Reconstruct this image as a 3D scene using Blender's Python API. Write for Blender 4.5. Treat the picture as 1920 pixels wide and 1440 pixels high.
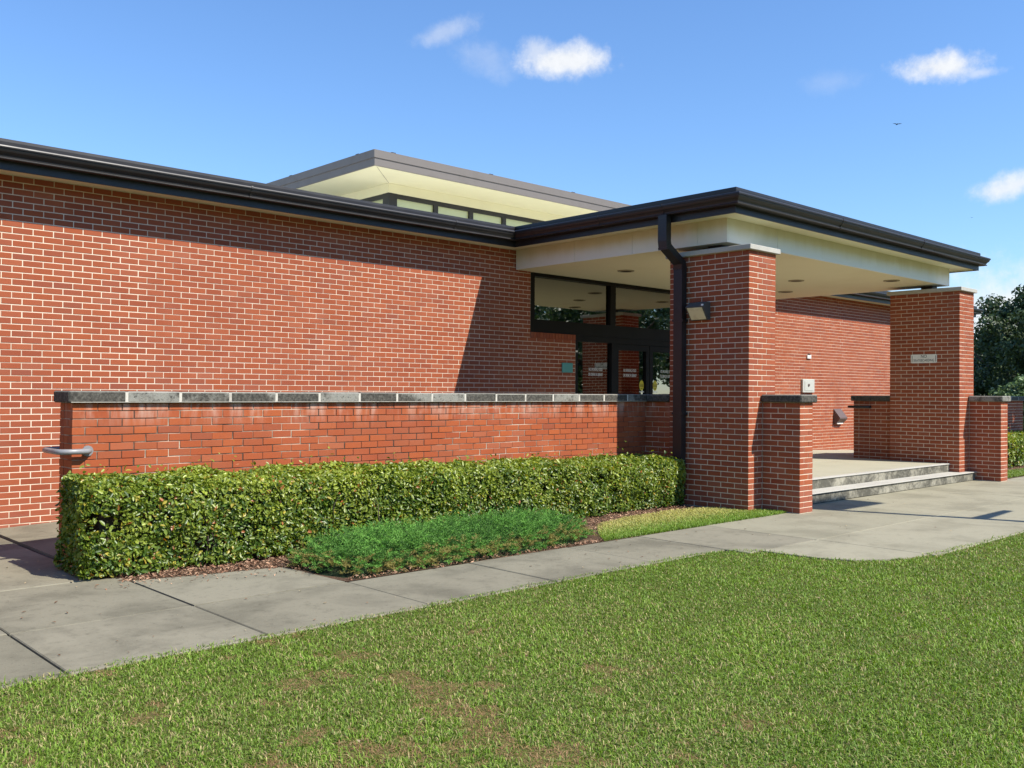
import bpy, math, random
import numpy as np
from mathutils import Matrix, Vector

random.seed(7)
rng = np.random.default_rng(11)
S = bpy.context.scene
for o in list(bpy.data.objects):
    bpy.data.objects.remove(o, do_unlink=True)

# ------------------------------------------------------------------ camera
CAM = Vector((0.0, 0.0, 1.454))
FPX = 1761.8                       # focal length in pixels of the 1920 px wide photograph
CR = Vector((0.72986766, -0.68355524, 0.00674038))
CU = Vector((-0.0112061, -0.00210521, 0.99993499))
CF = Vector((0.68349662, 0.72989575, 0.00919651))
cd = bpy.data.cameras.new('camera')
cam = bpy.data.objects.new('camera', cd)
S.collection.objects.link(cam)
cd.sensor_width = 36.0
cd.lens = FPX / 1920.0 * 36.0
cd.clip_start = 0.05
cd.clip_end = 3000.0
m = Matrix.Identity(4)
for i in range(3):
    m[i][0] = CR[i]; m[i][1] = CU[i]; m[i][2] = -CF[i]; m[i][3] = CAM[i]
cam.matrix_world = m
S.camera = cam

# ------------------------------------------------------------------ sun, sky, exposure
SUN_TO = Vector((0.30, -0.86, 1.0)).normalized()      # direction towards the sun
sl = bpy.data.lights.new('sun', 'SUN')
sl.energy = 5.0
sl.angle = math.radians(0.5)
sl.color = (1.0, 0.94, 0.83)
so = bpy.data.objects.new('sun', sl)
so.rotation_euler = (-SUN_TO).to_track_quat('-Z', 'Y').to_euler()
so.location = (5, -8, 20)
S.collection.objects.link(so)
SKY_STRENGTH = 0.094
S.view_settings.view_transform = 'Standard'
S.view_settings.look = 'None'
S.view_settings.gamma = 1.0
S.view_settings.exposure = 0.55
S.view_settings.use_curve_mapping = False

W = bpy.data.worlds.new('World')
S.world = W
W.use_nodes = True
nt = W.node_tree
nt.nodes.clear()


def pix_dir(x, y):
    return (CF + CR * ((x - 960) / FPX) + CU * ((720 - y) / FPX)).normalized()


class NT:
    def __init__(s, t): s.t = t
    def n(s, typ, **kw):
        nd = s.t.nodes.new(typ)
        for k, v in kw.items():
            setattr(nd, k, v)
        return nd
    def l(s, a, b): s.t.links.new(a, b)
    def math(s, op, a, b=None, c=None, clamp=False):
        nd = s.n('ShaderNodeMath', operation=op); nd.use_clamp = clamp
        for i, v in enumerate((a, b, c)):
            if v is None: continue
            if isinstance(v, (int, float)): nd.inputs[i].default_value = v
            else: s.l(v, nd.inputs[i])
        return nd.outputs[0]
    def dot(s, a, v):
        nd = s.n('ShaderNodeVectorMath', operation='DOT_PRODUCT')
        s.l(a, nd.inputs[0]); nd.inputs[1].default_value = tuple(v)
        return nd.outputs['Value']
    def noise(s, vec, scale, detail=4, rough=0.55, dist=0.0):
        nd = s.n('ShaderNodeTexNoise')
        nd.inputs['Scale'].default_value = scale; nd.inputs['Detail'].default_value = detail
        nd.inputs['Roughness'].default_value = rough; nd.inputs['Distortion'].default_value = dist
        if vec is not None: s.l(vec, nd.inputs['Vector'])
        return nd.outputs['Fac']
    def ramp(s, fac, stops, interp='LINEAR'):
        nd = s.n('ShaderNodeValToRGB'); cr = nd.color_ramp; cr.interpolation = interp
        while len(cr.elements) < len(stops): cr.elements.new(0.5)
        for e, (p, c) in zip(cr.elements, stops):
            e.position = p; e.color = (c[0], c[1], c[2], 1) if not isinstance(c, (int, float)) else (c, c, c, 1)
        s.l(fac, nd.inputs[0])
        return nd.outputs['Color']
    def mix(s, fac, a, b, blend='MIX'):
        nd = s.n('ShaderNodeMix', data_type='RGBA', blend_type=blend)
        for k, v in ((0, fac), (6, a), (7, b)):
            if isinstance(v, (int, float)): nd.inputs[k].default_value = v
            elif isinstance(v, tuple): nd.inputs[k].default_value = (v[0], v[1], v[2], 1)
            else: s.l(v, nd.inputs[k])
        return nd.outputs[2]
    def smooth(s, v, lo, hi):
        nd = s.n('ShaderNodeMapRange', interpolation_type='SMOOTHSTEP')
        nd.inputs[1].default_value = lo; nd.inputs[2].default_value = hi
        s.l(v, nd.inputs[0])
        return nd.outputs[0]


def build_world():
    N = NT(nt)
    out = N.n('ShaderNodeOutputWorld')
    bg = N.n('ShaderNodeBackground')
    bg.inputs['Strength'].default_value = SKY_STRENGTH
    N.l(bg.outputs[0], out.inputs[0])
    sky = N.n('ShaderNodeTexSky', sky_type='NISHITA')
    sky.sun_disc = False
    sky.sun_elevation = math.asin(SUN_TO.z)
    sky.sun_rotation = math.atan2(SUN_TO.x, SUN_TO.y)
    sky.altitude = 0
    sky.air_density = 1.25
    sky.dust_density = 0.0
    sky.ozone_density = 5.0
    tc = N.n('ShaderNodeTexCoord')
    d = tc.outputs['Generated']
    nz = N.noise(d, 26.0, 6, 0.62)
    nz2 = N.noise(d, 75.0, 5, 0.65)
    wob = N.math('ADD', N.math('MULTIPLY', N.math('SUBTRACT', nz, 0.5), 1.5),
                 N.math('MULTIPLY', N.math('SUBTRACT', nz2, 0.5), 0.9))
    clouds = [  # photograph pixel of the centre, half width, half height (px), density, tilt
        (1064, 114, 92, 33, 0.95, 0.0), (1012, 102, 40, 30, 0.6, 0.0), (835, 60, 62, 22, 0.34, -0.35),
        (915, 112, 60, 34, 0.2, 0.3), (1770, 125, 70, 28, 0.95, 0.08), (1838, 136, 36, 11, 0.5, 0.0),
        (1905, 346, 70, 24, 0.85, -0.2), (1562, 155, 48, 24, 0.13, 0.0), (1960, 585, 260, 100, 0.9, 0.0)]
    total = None
    specs = []
    for (x, y, a, b, dens, tilt) in clouds:
        specs.append((pix_dir(x, y), a / FPX, b / FPX, dens, tilt))
    r2 = random.Random(5)
    for k in range(4):       # the same scattered small clouds go on round the rest of the sky
        az = r2.uniform(1.9, 6.0) + 0.2; el = r2.uniform(0.16, 0.55)
        specs.append((Vector((math.sin(az) * math.cos(el), math.cos(az) * math.cos(el), math.sin(el))),
                      r2.uniform(.05, .11), r2.uniform(.018, .035), r2.uniform(.5, 1), 0))
    for c, a, b, dens, tilt in specs:
        e1 = Vector((c.y, -c.x, 0)).normalized(); e2 = e1.cross(c).normalized()
        if e2.z < 0: e2 = -e2
        f1 = e1 * math.cos(tilt) - e2 * math.sin(tilt); f2 = e2 * math.cos(tilt) + e1 * math.sin(tilt)
        mp = N.n('ShaderNodeMapping', vector_type='TEXTURE')      # direction -> the cloud's own axes
        mp.inputs['Location'].default_value = tuple(c)
        R3 = Matrix((f1, c, f2)).transposed()
        mp.inputs['Rotation'].default_value = tuple(R3.to_euler())
        mp.inputs['Scale'].default_value = (a, 0.3, b * 0.9)
        N.l(d, mp.inputs['Vector'])
        ln = N.n('ShaderNodeVectorMath', operation='LENGTH'); N.l(mp.outputs[0], ln.inputs[0])
        mr_ = N.n('ShaderNodeMapRange', interpolation_type='SMOOTHSTEP')
        mr_.inputs[1].default_value = 1.3; mr_.inputs[2].default_value = 0.1; mr_.inputs[3].default_value = 0.0; mr_.inputs[4].default_value = dens
        N.l(N.math('SUBTRACT', ln.outputs['Value'], wob), mr_.inputs[0])
        mk = mr_.outputs[0]
        total = mk if total is None else N.math('MAXIMUM', total, mk)
    shade = N.math('ADD', 0.84, N.math('MULTIPLY', nz2, 0.2))
    cc = N.n('ShaderNodeCombineColor')
    k = 0.72 / SKY_STRENGTH
    N.l(N.math('MULTIPLY', shade, k * 0.955), cc.inputs[0]); N.l(N.math('MULTIPLY', shade, k * 0.975), cc.inputs[1])
    N.l(N.math('MULTIPLY', shade, k), cc.inputs[2])
    skyc = N.mix(1.0, sky.outputs[0], (1.0, 1.2, 1.46), 'MULTIPLY')     # clear-air blue, the same in every direction
    N.l(N.mix(total, skyc, cc.outputs[0]), bg.inputs['Color'])


build_world()

# ------------------------------------------------------------------ helpers
COL = S.collection


def tag(o, label=None, cat=None, group=None, kind=None):
    if label: o['label'] = label
    if cat: o['category'] = cat
    if group: o['group'] = group
    if kind: o['kind'] = kind
    return o


def empty(name, loc=(0, 0, 0), label=None, cat=None, group=None):
    o = bpy.data.objects.new(name, None)
    o.empty_display_size = 0.2
    o.location = loc
    COL.objects.link(o)
    return tag(o, label, cat, group)


def link(name, me, mat, parent=None, loc=None, kind=None):
    if mat is not None and not me.materials:
        me.materials.append(mat)
    o = bpy.data.objects.new(name, me)
    COL.objects.link(o)
    if parent is not None:
        o.parent = parent
        # geometry is given in world space: undo the chain of parent offsets
        off = Vector((0, 0, 0)); p = parent
        while p is not None:
            off += p.location; p = p.parent
        o.location = (Vector(loc) if loc is not None else Vector((0, 0, 0))) - off
    elif loc is not None:
        o.location = loc
    if kind: o['kind'] = kind
    return o


class MB:
    """collects geometry in world space; build() links it as one mesh object"""
    def __init__(s): s.v = []; s.f = []
    def add(s, vs, fs):
        b = len(s.v); s.v += [tuple(p) for p in vs]; s.f += [tuple(b + i for i in f) for f in fs]
        return s
    def box(s, x0, x1, y0, y1, z0, z1):
        return s.add([(x0, y0, z0), (x1, y0, z0), (x1, y1, z0), (x0, y1, z0), (x0, y0, z1), (x1, y0, z1), (x1, y1, z1), (x0, y1, z1)],
                     [(0, 3, 2, 1), (4, 5, 6, 7), (0, 1, 5, 4), (1, 2, 6, 5), (2, 3, 7, 6), (3, 0, 4, 7)])
    def cbox(s, x0, x1, y0, y1, z0, z1, c=0.004):
        """box with chamfered edges"""
        vs = []; idx = {}
        X = (x0, x1); Y = (y0, y1); Z = (z0, z1)
        for i in (0, 1):
            for j in (0, 1):
                for k in (0, 1):
                    sx = c if i == 0 else -c; sy = c if j == 0 else -c; sz = c if k == 0 else -c
                    idx[(i, j, k, 'x')] = len(vs); vs.append((X[i], Y[j] + sy, Z[k] + sz))
                    idx[(i, j, k, 'y')] = len(vs); vs.append((X[i] + sx, Y[j], Z[k] + sz))
                    idx[(i, j, k, 'z')] = len(vs); vs.append((X[i] + sx, Y[j] + sy, Z[k]))
        I = idx; fs = []
        for i in (0, 1):
            q = [I[(i, 0, 0, 'x')], I[(i, 1, 0, 'x')], I[(i, 1, 1, 'x')], I[(i, 0, 1, 'x')]]; fs.append(q if i else q[::-1])
            q = [I[(0, i, 0, 'y')], I[(1, i, 0, 'y')], I[(1, i, 1, 'y')], I[(0, i, 1, 'y')]]; fs.append(q[::-1] if i else q)
            q = [I[(0, 0, i, 'z')], I[(1, 0, i, 'z')], I[(1, 1, i, 'z')], I[(0, 1, i, 'z')]]; fs.append(q if i else q[::-1])
        for a in (0, 1):
            for b in (0, 1):
                fs.append([I[(a, b, 0, 'x')], I[(a, b, 1, 'x')], I[(a, b, 1, 'y')], I[(a, b, 0, 'y')]])
                fs.append([I[(a, 0, b, 'x')], I[(a, 1, b, 'x')], I[(a, 1, b, 'z')], I[(a, 0, b, 'z')]])
                fs.append([I[(0, a, b, 'y')], I[(1, a, b, 'y')], I[(1, a, b, 'z')], I[(0, a, b, 'z')]])
        for i in (0, 1):
            for j in (0, 1):
                for k in (0, 1):
                    fs.append([I[(i, j, k, 'x')], I[(i, j, k, 'y')], I[(i, j, k, 'z')]])
        return s.add(vs, fs)
    def prism(s, poly, lo, hi, axis):
        """poly: list of (a,b) in the plane across axis (0: y,z  1: x,z  2: x,y)"""
        n = len(poly)
        def P(a, b, t): return {0: (t, a, b), 1: (a, t, b), 2: (a, b, t)}[axis]
        vs = [P(a, b, lo) for a, b in poly] + [P(a, b, hi) for a, b in poly]
        fs = [tuple(range(n))[::-1], tuple(range(n, 2 * n))] + [(i, (i + 1) % n, n + (i + 1) % n, n + i) for i in range(n)]
        return s.add(vs, fs)
    def sweep(s, rings, close=True):
        """rings: list of equal-length point loops"""
        n = len(rings[0]); vs = [p for r in rings for p in r]; fs = []
        for k in range(len(rings) - 1):
            for i in range(n):
                j = (i + 1) % n
                fs.append((k * n + i, k * n + j, (k + 1) * n + j, (k + 1) * n + i))
        if close:
            fs.append(tuple(range(n))[::-1]); fs.append(tuple(range((len(rings) - 1) * n, len(rings) * n)))
        return s.add(vs, fs)
    def tube(s, pts, r, n=10):
        pts = [Vector(p) for p in pts]; rs = r if isinstance(r, (list, tuple)) else [r] * len(pts)
        rings = []; up = Vector((0, 0, 1)); prev = None
        for i, p in enumerate(pts):
            t = (pts[min(i + 1, len(pts) - 1)] - pts[max(i - 1, 0)]).normalized()
            a = prev if prev is not None else (up if abs(t.z) < 0.9 else Vector((1, 0, 0)))
            a = (a - t * a.dot(t)).normalized(); prev = a
            b = t.cross(a)
            rings.append([tuple(p + (a * math.cos(2 * math.pi * k / n) + b * math.sin(2 * math.pi * k / n)) * rs[i]) for k in range(n)])
        return s.sweep(rings)
    def mesh(s, name, smooth=False):
        me = bpy.data.meshes.new(name)
        me.from_pydata(s.v, [], s.f)
        me.validate()
        fix_normals(me)
        if smooth:
            me.polygons.foreach_set('use_smooth', [True] * len(me.polygons))
        return me
    def build(s, name, mat, parent=None, smooth=False, kind=None):
        return link(name, s.mesh(name, smooth), mat, parent, None, kind)


import bmesh
def fix_normals(me):
    bm = bmesh.new(); bm.from_mesh(me)
    bmesh.ops.recalc_face_normals(bm, faces=bm.faces)
    bm.to_mesh(me); bm.free(); me.update()


def np_mesh(name, verts, faces_flat, nper, col=None, smooth=False):
    """fast mesh from arrays: verts (n,3), faces (m,nper); optional per-vertex colour"""
    me = bpy.data.meshes.new(name)
    nv = len(verts); nf = len(faces_flat)
    me.vertices.add(nv); me.vertices.foreach_set('co', np.ascontiguousarray(verts, dtype=np.float32).ravel())
    me.loops.add(nf * nper); me.loops.foreach_set('vertex_index', np.ascontiguousarray(faces_flat, dtype=np.int32).ravel())
    me.polygons.add(nf)
    me.polygons.foreach_set('loop_start', np.arange(0, nf * nper, nper, dtype=np.int32))
    me.polygons.foreach_set('loop_total', np.full(nf, nper, dtype=np.int32))
    if smooth: me.polygons.foreach_set('use_smooth', np.ones(nf, dtype=bool))
    me.update(calc_edges=True)
    if col is not None:
        at = me.color_attributes.new('Col', 'FLOAT_COLOR', 'POINT')
        c4 = np.ones((nv, 4), dtype=np.float32); c4[:, :3] = col
        at.data.foreach_set('color', c4.ravel())
    return me


def px(p):
    d = Vector(p) - CAM
    z = d.dot(CF)
    if z < 0.1: return (-9999, -9999, 1.0)
    return 960 + FPX * d.dot(CR) / z, 720 - FPX * d.dot(CU) / z, z


# value noise on a grid for numpy
def vnoise(x, y, seed=0):
    xi = np.floor(x).astype(np.int64); yi = np.floor(y).astype(np.int64)
    fx = x - xi; fy = y - yi; fx = fx * fx * (3 - 2 * fx); fy = fy * fy * (3 - 2 * fy)
    def h(a, b):
        n = (a * 374761393 + b * 668265263 + seed * 974711) & 0x7fffffff
        n = ((n ^ (n >> 13)) * 1274126177) & 0x7fffffff
        return ((n ^ (n >> 16)) & 0xffff) / 65535.0
    return (h(xi, yi) * (1 - fx) + h(xi + 1, yi) * fx) * (1 - fy) + (h(xi, yi + 1) * (1 - fx) + h(xi + 1, yi + 1) * fx) * fy


def fnoise(x, y, seed=0):
    return (vnoise(x, y, seed) + 0.5 * vnoise(x * 2.1, y * 2.1, seed + 1) + 0.25 * vnoise(x * 4.3, y * 4.3, seed + 2)) / 1.75


# ------------------------------------------------------------------ materials
def mat(name):
    ma = bpy.data.materials.new(name); ma.use_nodes = True
    t = ma.node_tree; t.nodes.clear()
    N = NT(t)
    out = N.n('ShaderNodeOutputMaterial'); b = N.n('ShaderNodeBsdfPrincipled')
    N.l(b.outputs[0], out.inputs[0])
    return ma, N, b, out


def setc(N, b, key, v):
    if isinstance(v, tuple): b.inputs[key].default_value = (v[0], v[1], v[2], 1)
    elif isinstance(v, (int, float)): b.inputs[key].default_value = v
    else: N.l(v, b.inputs[key])


def bump(N, b, h, strength, dist=0.01):
    nd = N.n('ShaderNodeBump'); nd.inputs['Strength'].default_value = strength; nd.inputs['Distance'].default_value = dist
    N.l(h, nd.inputs['Height']); N.l(nd.outputs[0], b.inputs['Normal'])


def wpos(N): return N.n('ShaderNodeNewGeometry').outputs['Position']


def rnd(N):
    oi = N.n('ShaderNodeObjectInfo').outputs['Random']; ge = N.n('ShaderNodeNewGeometry').outputs['Random Per Island']
    return N.math('FRACT', N.math('ADD', N.math('MULTIPLY', oi, 7.31), N.math('MULTIPLY', ge, 3.17)))


def sep(N, v):
    s_ = N.n('ShaderNodeSeparateXYZ'); N.l(v, s_.inputs[0]); return s_.outputs


def brick_mat(name, cols, worn=False):
    ma, N, b, _ = mat(name)
    P = wpos(N)
    base = N.ramp(rnd(N), [(i / (len(cols) - 1), c) for i, c in enumerate(cols)])
    n1 = N.noise(P, 55, 5, 0.6); n2 = N.noise(P, 2.2, 3, 0.5)
    c = N.mix(N.math('MULTIPLY', N.smooth(n1, 0.45, 0.8), 0.3), base, (0.18, 0.06, 0.04))
    c = N.mix(N.math('MULTIPLY', N.smooth(n2, 0.45, 0.75), 0.2), c, (0.42, 0.145, 0.078))
    odd = N.n('ShaderNodeNewGeometry').outputs['Random Per Island']
    oo = N.n('ShaderNodeObjectInfo').outputs['Random']
    r2 = N.math('FRACT', N.math('ADD', N.math('MULTIPLY', odd, 13.7), N.math('MULTIPLY', oo, 29.3)))
    c = N.mix(N.math('MULTIPLY', N.smooth(r2, 0.9, 0.97), 0.3), c, (0.19, 0.065, 0.045))
    c = N.mix(N.math('MULTIPLY', N.math('SUBTRACT', 1.0, N.smooth(r2, 0.04, 0.1)), 0.22), c, (0.40, 0.16, 0.095))
    mpw = N.n('ShaderNodeMapping'); mpw.inputs['Scale'].default_value = (1.6, 1.6, 0.35); N.l(P, mpw.inputs[0])
    c = N.mix(N.math('MULTIPLY', N.smooth(N.noise(mpw.outputs[0], 1.0, 5, 0.6), 0.55, 0.75), 0.16), c, (0.22, 0.08, 0.055))
    z = sep(N, P)[2]
    if worn:       # lime washing down from the coping joints, mildew low down
        st = N.n('ShaderNodeMapping'); st.inputs['Scale'].default_value = (7, 7, 1.3); N.l(P, st.inputs[0])
        n3 = N.noise(st.outputs[0], 1.0, 5, 0.65)
        top = N.smooth(z, 1.08, 1.36)
        c = N.mix(N.math('MULTIPLY', N.math('MULTIPLY', N.smooth(n3, 0.42, 0.66), top), 0.7), c, (0.56, 0.40, 0.32))
    low = N.math('SUBTRACT', 1.0, N.smooth(z, 0.05, 0.42))
    c = N.mix(N.math('MULTIPLY', N.math('MULTIPLY', low, N.smooth(N.noise(P, 6, 5, 0.6), 0.3, 0.6)), 0.35), c, (0.30, 0.12, 0.09))
    setc(N, b, 'Base Color', c); setc(N, b, 'Roughness', 0.82)
    b.inputs['Specular IOR Level'].default_value = 0.3
    bump(N, b, N.noise(P, 140, 4, 0.6), 0.35, 0.004)
    return ma


RED = [(0.265, 0.061, 0.026), (0.326, 0.083, 0.033), (0.292, 0.069, 0.027), (0.345, 0.089, 0.036), (0.275, 0.069, 0.033), (0.326, 0.077, 0.026)]
M_brick = brick_mat('face_brick', RED)
M_brick_low = brick_mat('worn_brick', [(0.308, 0.066, 0.023), (0.366, 0.086, 0.026), (0.337, 0.074, 0.024), (0.318, 0.083, 0.033), (0.390, 0.092, 0.026)], worn=True)


def mortar_mat(name, light, dark, amount, scale=3.0):
    ma, N, b, _ = mat(name)
    P = wpos(N)
    n = N.noise(P, scale, 5, 0.65); n2 = N.noise(P, 40, 3, 0.5)
    f = N.math('ADD', N.smooth(n, 0.62 - amount * 0.4, 0.72 - amount * 0.3), N.math('MULTIPLY', N.math('SUBTRACT', n2, 0.5), 0.35), clamp=True)
    setc(N, b, 'Base Color', N.mix(f, light, dark)); setc(N, b, 'Roughness', 0.95)
    bump(N, b, n2, 0.4, 0.004)
    return ma


M_mortar = mortar_mat('mortar', (0.72, 0.60, 0.455), (0.56, 0.44, 0.325), 0.22, 1.5)
M_mortar_low = mortar_mat('weathered_mortar', (0.56, 0.45, 0.34), (0.06, 0.042, 0.03), 0.6, 0.9)
M_mortar_pale = mortar_mat('coping_joint_mortar', (0.55, 0.52, 0.45), (0.38, 0.35, 0.3), 0.25, 9)


def concrete(name, c1, c2, dark, stain=0.4, scale=1.0, rough=0.9, streak=False):
    ma, N, b, _ = mat(name)
    P = wpos(N)
    n1 = N.noise(P, 1.3 * scale, 6, 0.62, 0.4); n2 = N.noise(P, 9 * scale, 6, 0.65); n3 = N.noise(P, 70, 3, 0.6)
    base = N.mix(rnd(N), c1, c2)
    c = N.mix(N.math('MULTIPLY', N.smooth(n1, 0.42, 0.68), stain), base, dark)
    c = N.mix(N.math('MULTIPLY', N.smooth(n2, 0.52, 0.72), stain * 0.7), c, dark)
    c = N.mix(N.math('MULTIPLY', N.smooth(n3, 0.6, 0.72), 0.5), c, tuple(min(1, v * 1.45) for v in c1))
    c = N.mix(N.math('MULTIPLY', N.smooth(N.noise(P, 24, 5, 0.75), 0.56, 0.68), stain * 0.8), c, dark)
    if streak:
        mp = N.n('ShaderNodeMapping'); mp.inputs['Scale'].default_value = (1.0, 1.0, 1.6); N.l(P, mp.inputs[0])
        n4 = N.math('ADD', N.math('MULTIPLY', N.noise(mp.outputs[0], 2.3, 8, 0.72, 0.5), 0.75), N.math('MULTIPLY', N.noise(P, 17, 5, 0.7), 0.25))
        c = N.mix(N.math('MULTIPLY', N.smooth(n4, 0.36, 0.58), 0.85), c, (0.05, 0.048, 0.038))
    setc(N, b, 'Base Color', c); setc(N, b, 'Roughness', rough)
    b.inputs['Specular IOR Level'].default_value = 0.25
    bump(N, b, N.math('ADD', N.math('MULTIPLY', n2, 0.6), n3), 0.3, 0.006)
    return ma


M_walk = concrete('sidewalk_concrete', (0.185, 0.170, 0.121), (0.249, 0.228, 0.166), (0.073, 0.067, 0.047), 0.5)
M_plaza = concrete('plaza_concrete', (0.284, 0.264, 0.188), (0.318, 0.294, 0.211), (0.172, 0.158, 0.109), 0.55)
M_porch = concrete('porch_concrete', (0.378, 0.356, 0.271), (0.413, 0.390, 0.294), (0.292, 0.271, 0.202), 0.3)
M_riser = concrete('mildewed_riser', (0.361, 0.344, 0.275), (0.387, 0.361, 0.284), (0.086, 0.086, 0.069), 0.4, 2.0, 0.9, True)
M_cap = concrete('pillar_cap_stone', (0.430, 0.413, 0.370), (0.473, 0.456, 0.404), (0.310, 0.292, 0.258), 0.4)
M_joint = mortar_mat('joint_filler', (0.07, 0.06, 0.05), (0.03, 0.028, 0.025), 0.4)


def coping_mat():
    ma, N, b, _ = mat('mildewed_coping')
    P = wpos(N)
    r = rnd(N)
    n1 = N.noise(P, 3.2, 7, 0.72); n2 = N.noise(P, 34, 5, 0.7)
    bare = N.smooth(N.math('ADD', n1, N.math('MULTIPLY', N.math('SUBTRACT', r, 0.70), 0.5)), 0.47, 0.60)
    bare = N.math('MULTIPLY', bare, N.smooth(n2, 0.3, 0.5))
    mil = N.mix(N.smooth(n2, 0.36, 0.72), (0.036, 0.033, 0.027), (0.125, 0.117, 0.096))
    pale = N.mix(N.smooth(n2, 0.42, 0.66), (0.31, 0.305, 0.265), (0.19, 0.18, 0.155))
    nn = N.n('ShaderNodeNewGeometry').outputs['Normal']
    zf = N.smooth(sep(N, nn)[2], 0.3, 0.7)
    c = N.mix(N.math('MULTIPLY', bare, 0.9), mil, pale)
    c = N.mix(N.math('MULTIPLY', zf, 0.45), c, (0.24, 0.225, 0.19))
    setc(N, b, 'Base Color', c); setc(N, b, 'Roughness', 0.92)
    bump(N, b, n2, 0.5, 0.006)
    return ma


M_coping = coping_mat()


def paint(name, col, rough=0.5, spec=0.5, dirt=0.15, dirtcol=None, scale=4, metallic=0.0):
    ma, N, b, _ = mat(name)
    P = wpos(N)
    n = N.noise(P, scale, 5, 0.6)
    dc = dirtcol or tuple(v * 0.6 for v in col)
    setc(N, b, 'Base Color', N.mix(N.math('MULTIPLY', N.smooth(n, 0.45, 0.75), dirt), col, dc))
    setc(N, b, 'Roughness', N.math('ADD', rough, N.math('MULTIPLY', N.math('SUBTRACT', n, 0.5), 0.2)))
    b.inputs['Specular IOR Level'].default_value = spec; b.inputs['Metallic'].default_value = metallic
    return ma


M_bronze = paint('dark_bronze_metal', (0.017, 0.015, 0.016), 0.46, 0.5, 0.4, (0.032, 0.03, 0.03))
M_brown_fascia = paint('grey_brown_fascia', (0.15, 0.132, 0.118), 0.5, 0.4, 0.25)
M_frame = paint('black_bronze_frame', (0.009, 0.007, 0.006), 0.55, 0.15, 0.2)
M_cream = paint('cream_soffit', (0.78, 0.75, 0.52), 0.7, 0.3, 0.15, (0.5, 0.45, 0.27), 1.2)
M_ceil = paint('cream_ceiling', (0.74, 0.685, 0.48), 0.75, 0.25, 0.3, (0.64, 0.57, 0.37), 0.9)
M_roof = paint('pale_roof_gravel', (0.72, 0.7, 0.62), 0.9, 0.2, 0.3)
M_white = paint('white_paint', (0.78, 0.77, 0.72), 0.5, 0.4, 0.1)
M_pipe = paint('grey_pipe_paint', (0.24, 0.24, 0.245), 0.38, 0.5, 0.4, (0.13, 0.12, 0.12), 14)
M_teal = paint('teal_plaque', (0.10, 0.32, 0.28), 0.5, 0.4, 0.15)
M_signw = paint('aged_sign_white', (0.85, 0.83, 0.74), 0.45, 0.4, 0.3, (0.42, 0.42, 0.33), 20)
M_black = paint('black_print', (0.02, 0.02, 0.02), 0.6, 0.3, 0.1)
M_yellow = paint('yellow_sticker', (0.62, 0.52, 0.04), 0.45, 0.4, 0.15)
M_lens = paint('yellowed_lens', (0.72, 0.68, 0.46), 0.25, 0.5, 0.4, (0.35, 0.28, 0.14), 18)
M_brownbox = paint('brown_fixture_paint', (0.12, 0.085, 0.075), 0.5, 0.4, 0.25)
M_boxgrey = paint('pale_grey_box_paint', (0.48, 0.49, 0.44), 0.5, 0.4, 0.25, (0.3, 0.3, 0.26), 12)
M_housing = paint('weathered_bronze_housing', (0.085, 0.078, 0.07), 0.6, 0.3, 0.4)
M_lightrim = paint('dulled_light_trim', (0.33, 0.29, 0.19), 0.6, 0.3, 0.3)
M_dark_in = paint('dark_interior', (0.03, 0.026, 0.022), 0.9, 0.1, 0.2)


def beam_mat():
    ma, N, b, _ = mat('stained_white_panel')
    P = wpos(N)
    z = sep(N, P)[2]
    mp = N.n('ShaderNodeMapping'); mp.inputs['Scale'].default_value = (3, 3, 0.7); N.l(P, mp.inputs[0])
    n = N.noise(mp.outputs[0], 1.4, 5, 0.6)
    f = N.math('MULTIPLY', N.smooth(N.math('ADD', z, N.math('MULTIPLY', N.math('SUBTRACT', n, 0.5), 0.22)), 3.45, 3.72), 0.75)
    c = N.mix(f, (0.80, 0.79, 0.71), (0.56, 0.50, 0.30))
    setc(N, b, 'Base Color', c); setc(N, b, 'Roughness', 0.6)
    return ma


M_beam = beam_mat()


def glass_mat(name, refl, tint, base):
    """coated tinted glazing: part mirror, part dark see-through"""
    ma, N, b, out = mat(name)
    N.t.nodes.remove(b)
    gl = N.n('ShaderNodeBsdfGlossy'); gl.inputs['Roughness'].default_value = 0.012; gl.inputs['Color'].default_value = (*tint, 1)
    tr = N.n('ShaderNodeBsdfTransparent'); tr.inputs['Color'].default_value = (*base, 1)
    fr = N.n('ShaderNodeFresnel'); fr.inputs['IOR'].default_value = 1.5
    mx = N.n('ShaderNodeMixShader')
    N.l(N.math('ADD', refl, N.math('MULTIPLY', fr.outputs[0], 0.8), clamp=True), mx.inputs[0])
    N.l(tr.outputs[0], mx.inputs[1]); N.l(gl.outputs[0], mx.inputs[2]); N.l(mx.outputs[0], out.inputs[0])
    wv = N.noise(wpos(N), 1.1, 2, 0.4)
    bp = N.n('ShaderNodeBump'); bp.inputs['Strength'].default_value = 0.08; bp.inputs['Distance'].default_value = 0.02
    N.l(wv, bp.inputs['Height']); N.l(bp.outputs[0], gl.inputs['Normal'])
    return ma


M_glass = glass_mat('tinted_glass', 0.3, (0.9, 0.92, 0.9), (0.28, 0.27, 0.25))
M_glass_up = paint('soffit_reflection_pane', (0.50, 0.53, 0.30), 0.12, 0.5, 0.15, None, 1.5)  # opaque panes, the soffit's reflection painted into their colour


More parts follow.
